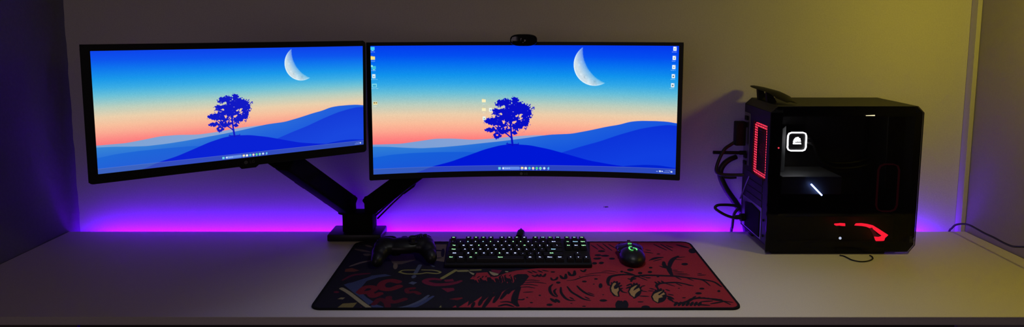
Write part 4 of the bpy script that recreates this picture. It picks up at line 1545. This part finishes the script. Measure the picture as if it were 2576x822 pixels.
# polished divider that catches the cooler's light
gx0, gx1 = on_d(1967, 440, 1.640).x, on_d(2120, 440, 1.640).x
gz_ = on_d(2000, 446, 1.640).z
b = MB()
b.box(((gx0 + gx1) / 2, 1.701, gz_ - .024), (gx1 - gx0, .118, .048), bev=.0015)
gpu = b.build('graphics_card', mat('dark shroud plastic', (.03, .03, .032), .6), pc)
b = MB()
b.box(((gx0 + gx1) / 2, 1.700, gz_ + .0012), (gx1 - gx0 - .004, .118, .0016), bev=.0004)
b.build('backplate', mat('brushed backplate', (.22, .23, .24), .35, metal=.7, noise=.2, nscale=90), gpu)
t = link('lettering', GPUTXT.copy(), M['dimgrey'], gpu)
place(t, Matrix.Translation((on_d(2008, 484, 1.6405).x, 1.6405, gz_ - .026)) @ Matrix.Rotation(PI / 2, 4, 'X'))
# added upright plate, angled to catch the cooler's light as a lit edge
b = MB()
c0, c1 = on_d(1969.5, 318, 1.690), on_d(1978, 318, 1.699)
zb_ = gz_ + .003
b.add([(c0.x, c0.y, zb_), (c1.x, c1.y, zb_), (c1.x, c1.y, c0.z), (c0.x, c0.y, c0.z - .006), (c0.x - .001, c0.y + .0008, zb_), (c1.x - .001, c1.y + .0008, zb_), (c1.x - .001, c1.y + .0008, c0.z), (c0.x - .001, c0.y + .0008, c0.z - .006)],
      [(0, 1, 2, 3), (7, 6, 5, 4), (0, 4, 5, 1), (1, 5, 6, 2), (2, 6, 7, 3), (3, 7, 4, 0)])
b.build('lit_edge_plate', mat('pale lit edge', (.28, .31, .33), .4), pc)
# cooler head
HD = 1.712
hx, hz = on_d(2005.5, 356.5, HD).x, on_d(2005.5, 356.5, HD).z
hs = (on_d(2030, 356, HD).x - on_d(1981, 356, HD).x) / 2
b = MB()
b.box((hx, 1.744, hz), (hs * 2 + .005, .060, hs * 2 + .005), bev=.009, seg=3)
head = b.build('cooler_head', M['black'], pc, smooth=True)
b = MB()
rring(b, hx, hz, hs, hs, .011, .0029, HD + .0005, HD + .003, axis='y', n=2)
b.build('lit_ring', M['white'], head)
b = MB()
for pts_ in ([(-.008, -.001), (-.0065, .004), (-.003, .0085), (-.0005, .0085), (-.003, .003), (-.004, -.001)], [(-.003, -.0005), (.0, .0095), (.0035, .009), (.002, .004), (.0005, .0)], [(.0015, 0), (.0035, .006), (.006, .007), (.007, .003), (.008, 0)]):
    b.prism([(hx + x_ * 1.35, hz + z_ * 1.35 + .0005) for x_, z_ in pts_], 'y', HD + .0008, HD + .0025)
b.build('lit_emblem', M['white'], head)
t = link('lettering', PUMPTXT.copy(), M['white'], head)
place(t, Matrix.Translation((hx, HD + .0006, hz - .0050)) @ Matrix.Rotation(PI / 2, 4, 'X'))
for k in range(2):
    b = MB()
    p0 = Vector((hx + hs - .004, 1.735 + .012 * k, hz - .006 + .012 * k))
    b.tube([p0, p0 + Vector((.028, -.012, -.004)), p0 + Vector((.05, -.005, -.045)), p0 + Vector((.10, .0, -.075)), p0 + Vector((.20, .0, -.06)), p0 + Vector((.27, .01, .02))], .0055, n=12)
    b.build('coolant_hose', M['satin'], head, smooth=True)
# memory stick with light strip
p0, p1 = on_d(2040.5, 463, 1.634), on_d(2067.5, 491, 1.634)
b = MB()
b.tube([p0, p1], .0020, n=10, smooth=False)
lb = b.build('light_bar', M['blue'], pc)
lb['label'] = 'slanted blue white glowing bar'
# red light strips low in the case
def lit_poly(pts, d0, name='red_light_strip', m='red'):
    P = [on_d(x_, y_, d0) for x_, y_ in pts]
    b = MB()
    b.prism([(p.x, p.z) for p in P], 'y', d0, d0 + .002)
    o_ = b.build(name, M[m], pc)
    return o_
ZZ = lambda x_, y_: (2080 + x_ / 6.85, 545 + y_ / 6.85)
DR = 1.609
lit_poly([ZZ(*p) for p in ((128, 128), (145, 118), (200, 116), (235, 110), (318, 116), (318, 160), (260, 158), (215, 150), (165, 155), (140, 145))], DR)
o = lit_poly([ZZ(*p) for p in ((480, 150), (505, 116), (600, 112), (700, 125), (800, 150), (900, 210), (1000, 275), (1058, 312), (1045, 330), (1005, 365), (992, 405), (975, 415), (850, 418), (835, 395),
                              (820, 345), (900, 350), (950, 330), (890, 285), (800, 215), (790, 185), (735, 195), (680, 172), (600, 158))], DR)
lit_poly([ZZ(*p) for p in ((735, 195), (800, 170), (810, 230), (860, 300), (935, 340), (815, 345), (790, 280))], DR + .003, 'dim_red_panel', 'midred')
b = MB()
dp = on_d(*ZZ(231, 369), DR)
b.cyl((dp.x, DR + .001, dp.z), (dp.x, DR, dp.z), .0036, n=20)
b.build('power_light', M['dot'], pc)
b = MB()
dp = on_d(1959, 372, 1.599)
b.cyl((dp.x, 1.5998, dp.z), (dp.x, 1.5992, dp.z), .0022, n=14)
b.build('indicator', M['reddot'], pc)
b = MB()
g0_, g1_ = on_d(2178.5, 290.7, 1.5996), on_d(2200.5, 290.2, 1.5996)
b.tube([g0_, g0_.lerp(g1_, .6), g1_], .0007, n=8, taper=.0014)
b.build('glint_strip', glow('warm glint glow', (1.0, .82, .46), 1.3), pc)  # glowing sliver painted in as a glint on the glass
# intake fan seen edge-on with a faint red ring
fx0, fx1 = on_d(2207, 470, 1.66), on_d(2262, 470, 1.66)
ft, fb = on_d(2235, 412, 1.66).z, on_d(2235, 533, 1.66).z
b = MB()
rring(b, (fx0.x + fx1.x) / 2, (ft + fb) / 2, (fx1.x - fx0.x) / 2, (ft - fb) / 2, .018, .003, 1.66, 1.665, axis='y', n=2)
b.build('faint_ring', M['dimred'], pc)
b = MB()
b.box((PX1 - .035, 1.72, DESK + .27), (.022, .09, .22), bev=.003)
b.build('intake_fan', M['black'], pc)
# small printed sticker lines in the lower corner of the glass
b = MB()
for k, (w_, z_) in enumerate(((.006, .0), (.010, -.0055), (.009, -.0095), (.010, -.0135))):
    c_ = on_d(2288, 603, 1.5997)
    b.box((c_.x + w_ / 2, 1.5996, c_.z + .008 + z_), (w_, .0003, .0014))
b.build('sticker_print', M['dimgrey'], pc)

# ---------------------------------------------------------------- wing-shaped bracket on the tower
wg = thing('wing_bracket', 'black wing-shaped bracket on two struts standing on the computer tower', 'bracket', (.70, 1.70, ZT_))
b = MB()
prof = [(-.018, .0000), (-.012, .0035), (.004, .0040), (.020, .0010), (.034, -.006), (.036, -.008), (.020, -.004), (.004, -.0005), (-.010, -.003)]
secs = []
for d_, dx, dz, k in ((1.779, -.004, .0335, .55), (1.760, .000, .0320, .9), (1.72, .006, .0300, 1.0), (1.68, .010, .0285, 1.0), (1.655, .013, .025, 1.0), (1.632, .018, .016, .9), (1.610, .026, .0095, .6)):
    secs.append([(.700 + dx + p[0] * k, d_, ZT_ + dz + p[1] * k) for p in prof])
vs_ = [v for s in secs for v in s]
n_ = len(prof)
fs_ = []
for i in range(len(secs) - 1):
    for k in range(n_):
        l = (k + 1) % n_
        fs_.append((i * n_ + k, i * n_ + l, (i + 1) * n_ + l, (i + 1) * n_ + k))
fs_ += [tuple(range(n_)), tuple(range((len(secs) - 1) * n_, len(secs) * n_))[::-1]]
b.add(vs_, fs_)
b.build('blade', M['matte'], wg, smooth=True)
for d_, top in ((1.742, .0295), (1.682, .0265)):
    b = MB()
    vs_ = []
    for z_, xa, xb in ((0, .696, .722), (top, .696 - .003, .706)):
        for dd in (-.006, .006):
            vs_ += [(xa, d_ + dd, ZT_ + z_), (xb, d_ + dd, ZT_ + z_)]
    b.add(vs_, [(0, 1, 3, 2), (4, 6, 7, 5), (0, 4, 5, 1), (2, 3, 7, 6), (0, 2, 6, 4), (1, 5, 7, 3)])
    b.build('strut', M['matte'], wg)

# ---------------------------------------------------------------- leads behind and around the tower
pw = thing('power_cable', 'thick black power cable looping out low behind the tower', 'cable', (PX0 - .03, 1.74, DESK + .05))
pg = on_d(1868, 546, 1.742)
b = MB()
b.tube([(PX0 - .0048, 1.742, pg.z), (PX0 - .016, 1.742, pg.z), (PX0 - .017, 1.742, pg.z)], .011, n=16, smooth=False)
b.tube([(PX0 - .016, 1.742, pg.z), (PX0 - .032, 1.743, pg.z + .0005)], .0075, n=14, smooth=False, taper=.0048)
b.build('plug', M['black'], pw, smooth=True)
b = MB()
path = [(1866, 547, 1.743), (1850, 548, 1.745), (1826, 541, 1.75), (1805, 529, 1.755), (1799, 522, 1.76), (1806, 516, 1.762), (1826, 515, 1.766), (1848, 517, 1.770), (1858, 522, 1.772)]
pts = [on_d(*p) for p in path]
pts += [Vector((PX0 - .022, 1.776, DESK + .055)), Vector((PX0 - .022, 1.788, DESK + .012)), Vector((PX0 - .022, 1.794, DESK - .02)), Vector((PX0 - .022, 1.795, DESK - .25))]
b.tube(pts, .0042, n=12)
b.build('cable', M['rubber'], pw, smooth=True)

vd = thing('video_cable', 'black video cable plugged in high behind the tower, bending down', 'cable', (PX0 - .03, 1.755, DESK + .29))
b = MB()
b.box((PX0 - .022, 1.757, DESK + .300), (.030, .022, .070), bev=.003)
b.build('plug', M['black'], vd, smooth=True)
b = MB()
pts = [Vector((PX0 - .034, 1.757, DESK + .275))] + [on_d(x_, y_, d_) for x_, y_, d_ in ((1838, 364, 1.756), (1824, 374, 1.750), (1813, 392, 1.745), (1804, 415, 1.742), (1802, 431, 1.740), (1813, 438, 1.738), (1838, 440, 1.735), (1862, 440, 1.730), (1872, 440, 1.726))]
b.tube(pts, .0048, n=12)
b.build('cable', M['rubber'], vd, smooth=True)

ad = thing('cable_bundle', 'thick sleeve of black cables slanting down behind the tower', 'cable', (PX0 - .04, 1.765, DESK + .20))
b = MB()
pts = [on_d(x_, y_, d_) for x_, y_, d_ in ((1852, 394, 1.778), (1834, 402, 1.772), (1820, 414, 1.768), (1812, 430, 1.767), (1814, 448, 1.768), (1826, 474, 1.773), (1845, 502, 1.783), (1862, 527, 1.7935))]
b.tube(pts, .0072, n=12, taper=.0100)
b.tube(pts[-2:] + [on_d(1870, 540, 1.799), Vector((PX0 + .03, 1.800, DESK - .03)), Vector((PX0 + .05, 1.801, DESK - .2))], .0098, n=12)
b.build('sleeve', M['rubber'], ad, smooth=True)
b = MB()
b.tube([on_d(x_, y_, d_) for x_, y_, d_ in ((1852, 446, 1.760), (1836, 447, 1.760), (1818, 445, 1.760))], .0036, n=10)
b.build('tie', M['rubber'], ad, smooth=True)

an = thing('antenna', 'stubby black antenna sticking out sideways behind the tower', 'antenna', (PX0 - .03, 1.757, DESK + .25))
a0, a1 = on_d(1843, 384, 1.757), on_d(1794, 383, 1.757)
b = MB()
b.tube([Vector((PX0 - .0025, 1.757, a0.z)), Vector((PX0 - .02, 1.757, a0.z))], .0060, n=14, smooth=False)
b.build('hinge', M['black'], an, smooth=True)
b = MB()
b.tube([Vector((PX0 - .018, 1.757, a0.z)), a0.lerp(a1, .5), a1], .0048, n=14)
b.build('stick', M['black'], an, smooth=True)

cd = MB()
pts = [on_z(x_, y_, .0019) for x_, y_ in ((2112, 641.5), (2122, 643.5), (2132, 648), (2145, 654), (2165, 657.5), (2184, 656), (2195, 651), (2194, 645.5), (2188, 641.8))]
cd.tube(pts, .0017, n=8)
tag(cd.build('loose_cable', M['rubber'], smooth=True), 'short black cable curling out on the desk under the tower front', 'cable')

rc = MB()
xx = 1.296
pp = [(2390, 584), (2394, 574), (2402, 566.5), (2412, 563.5), (2426, 563), (2440, 566.5), (2458, 576), (2478, 587), (2500, 597), (2526, 611), (2546, 619), (2562, 620.5), (2580, 621.5), (2610, 630), (2660, 668), (2720, 730)]
pts = [Vector((1.302, BACK + .012, DESK - .12)), Vector((1.302, BACK + .010, DESK - .02))]
for i, (x_, y_) in enumerate(pp):
    q_ = on_x(x_, y_, 1.303 - .0016 * i)
    if i == 0:
        q_ = Vector((1.302, BACK + .006, DESK + .002))
    pts.append(q_)
rc.tube(pts, .0027, n=10)
tag(rc.build('wall_cable', M['rubber'], smooth=True), 'thin black cable rising over the desk edge beside the grey wall', 'cable')

# ---------------------------------------------------------------- light
w = bpy.data.worlds.new('world')
bpy.context.scene.world = w
w.use_nodes = True
bg = w.node_tree.nodes['Background']
bg.inputs[0].default_value = (1.0, .80, .84, 1)
bg.inputs[1].default_value = .010

def lamp(name, kind, loc, energy, col, **kw):
    l = bpy.data.lights.new(name, kind)
    l.energy = energy
    l.color = col
    for k, v in kw.items():
        setattr(l, k, v)
    o_ = bpy.data.objects.new(name, l)
    C.objects.link(o_)
    o_.location = loc
    return o_
def aim(o_, to):
    o_.rotation_euler = (Vector(to) - o_.location).to_track_quat('-Z', 'Y').to_euler()

lamp('yellow lamp', 'POINT', (1.19, 1.27, DESK + EYE + .05), 3.5, (1.0, .83, .020), shadow_soft_size=.05)
s_ = lamp('desk downlight', 'SPOT', (.22, 1.16, DESK + 1.15), 12.0, (1.0, 1.0, 1.0), shadow_soft_size=.10, spot_size=math.radians(84), spot_blend=1.0)
aim(s_, (.22, 1.16, DESK))
a_ = lamp('ambient room fill', 'AREA', (-1.0, -1.2, DESK + .85), 5.8, (1.0, .76, .90), shape='RECTANGLE', size=1.6, size_y=1.4)  # unseen fill added behind the camera for dim ambient light
aim(a_, (-.3, 1.8, DESK + .4))
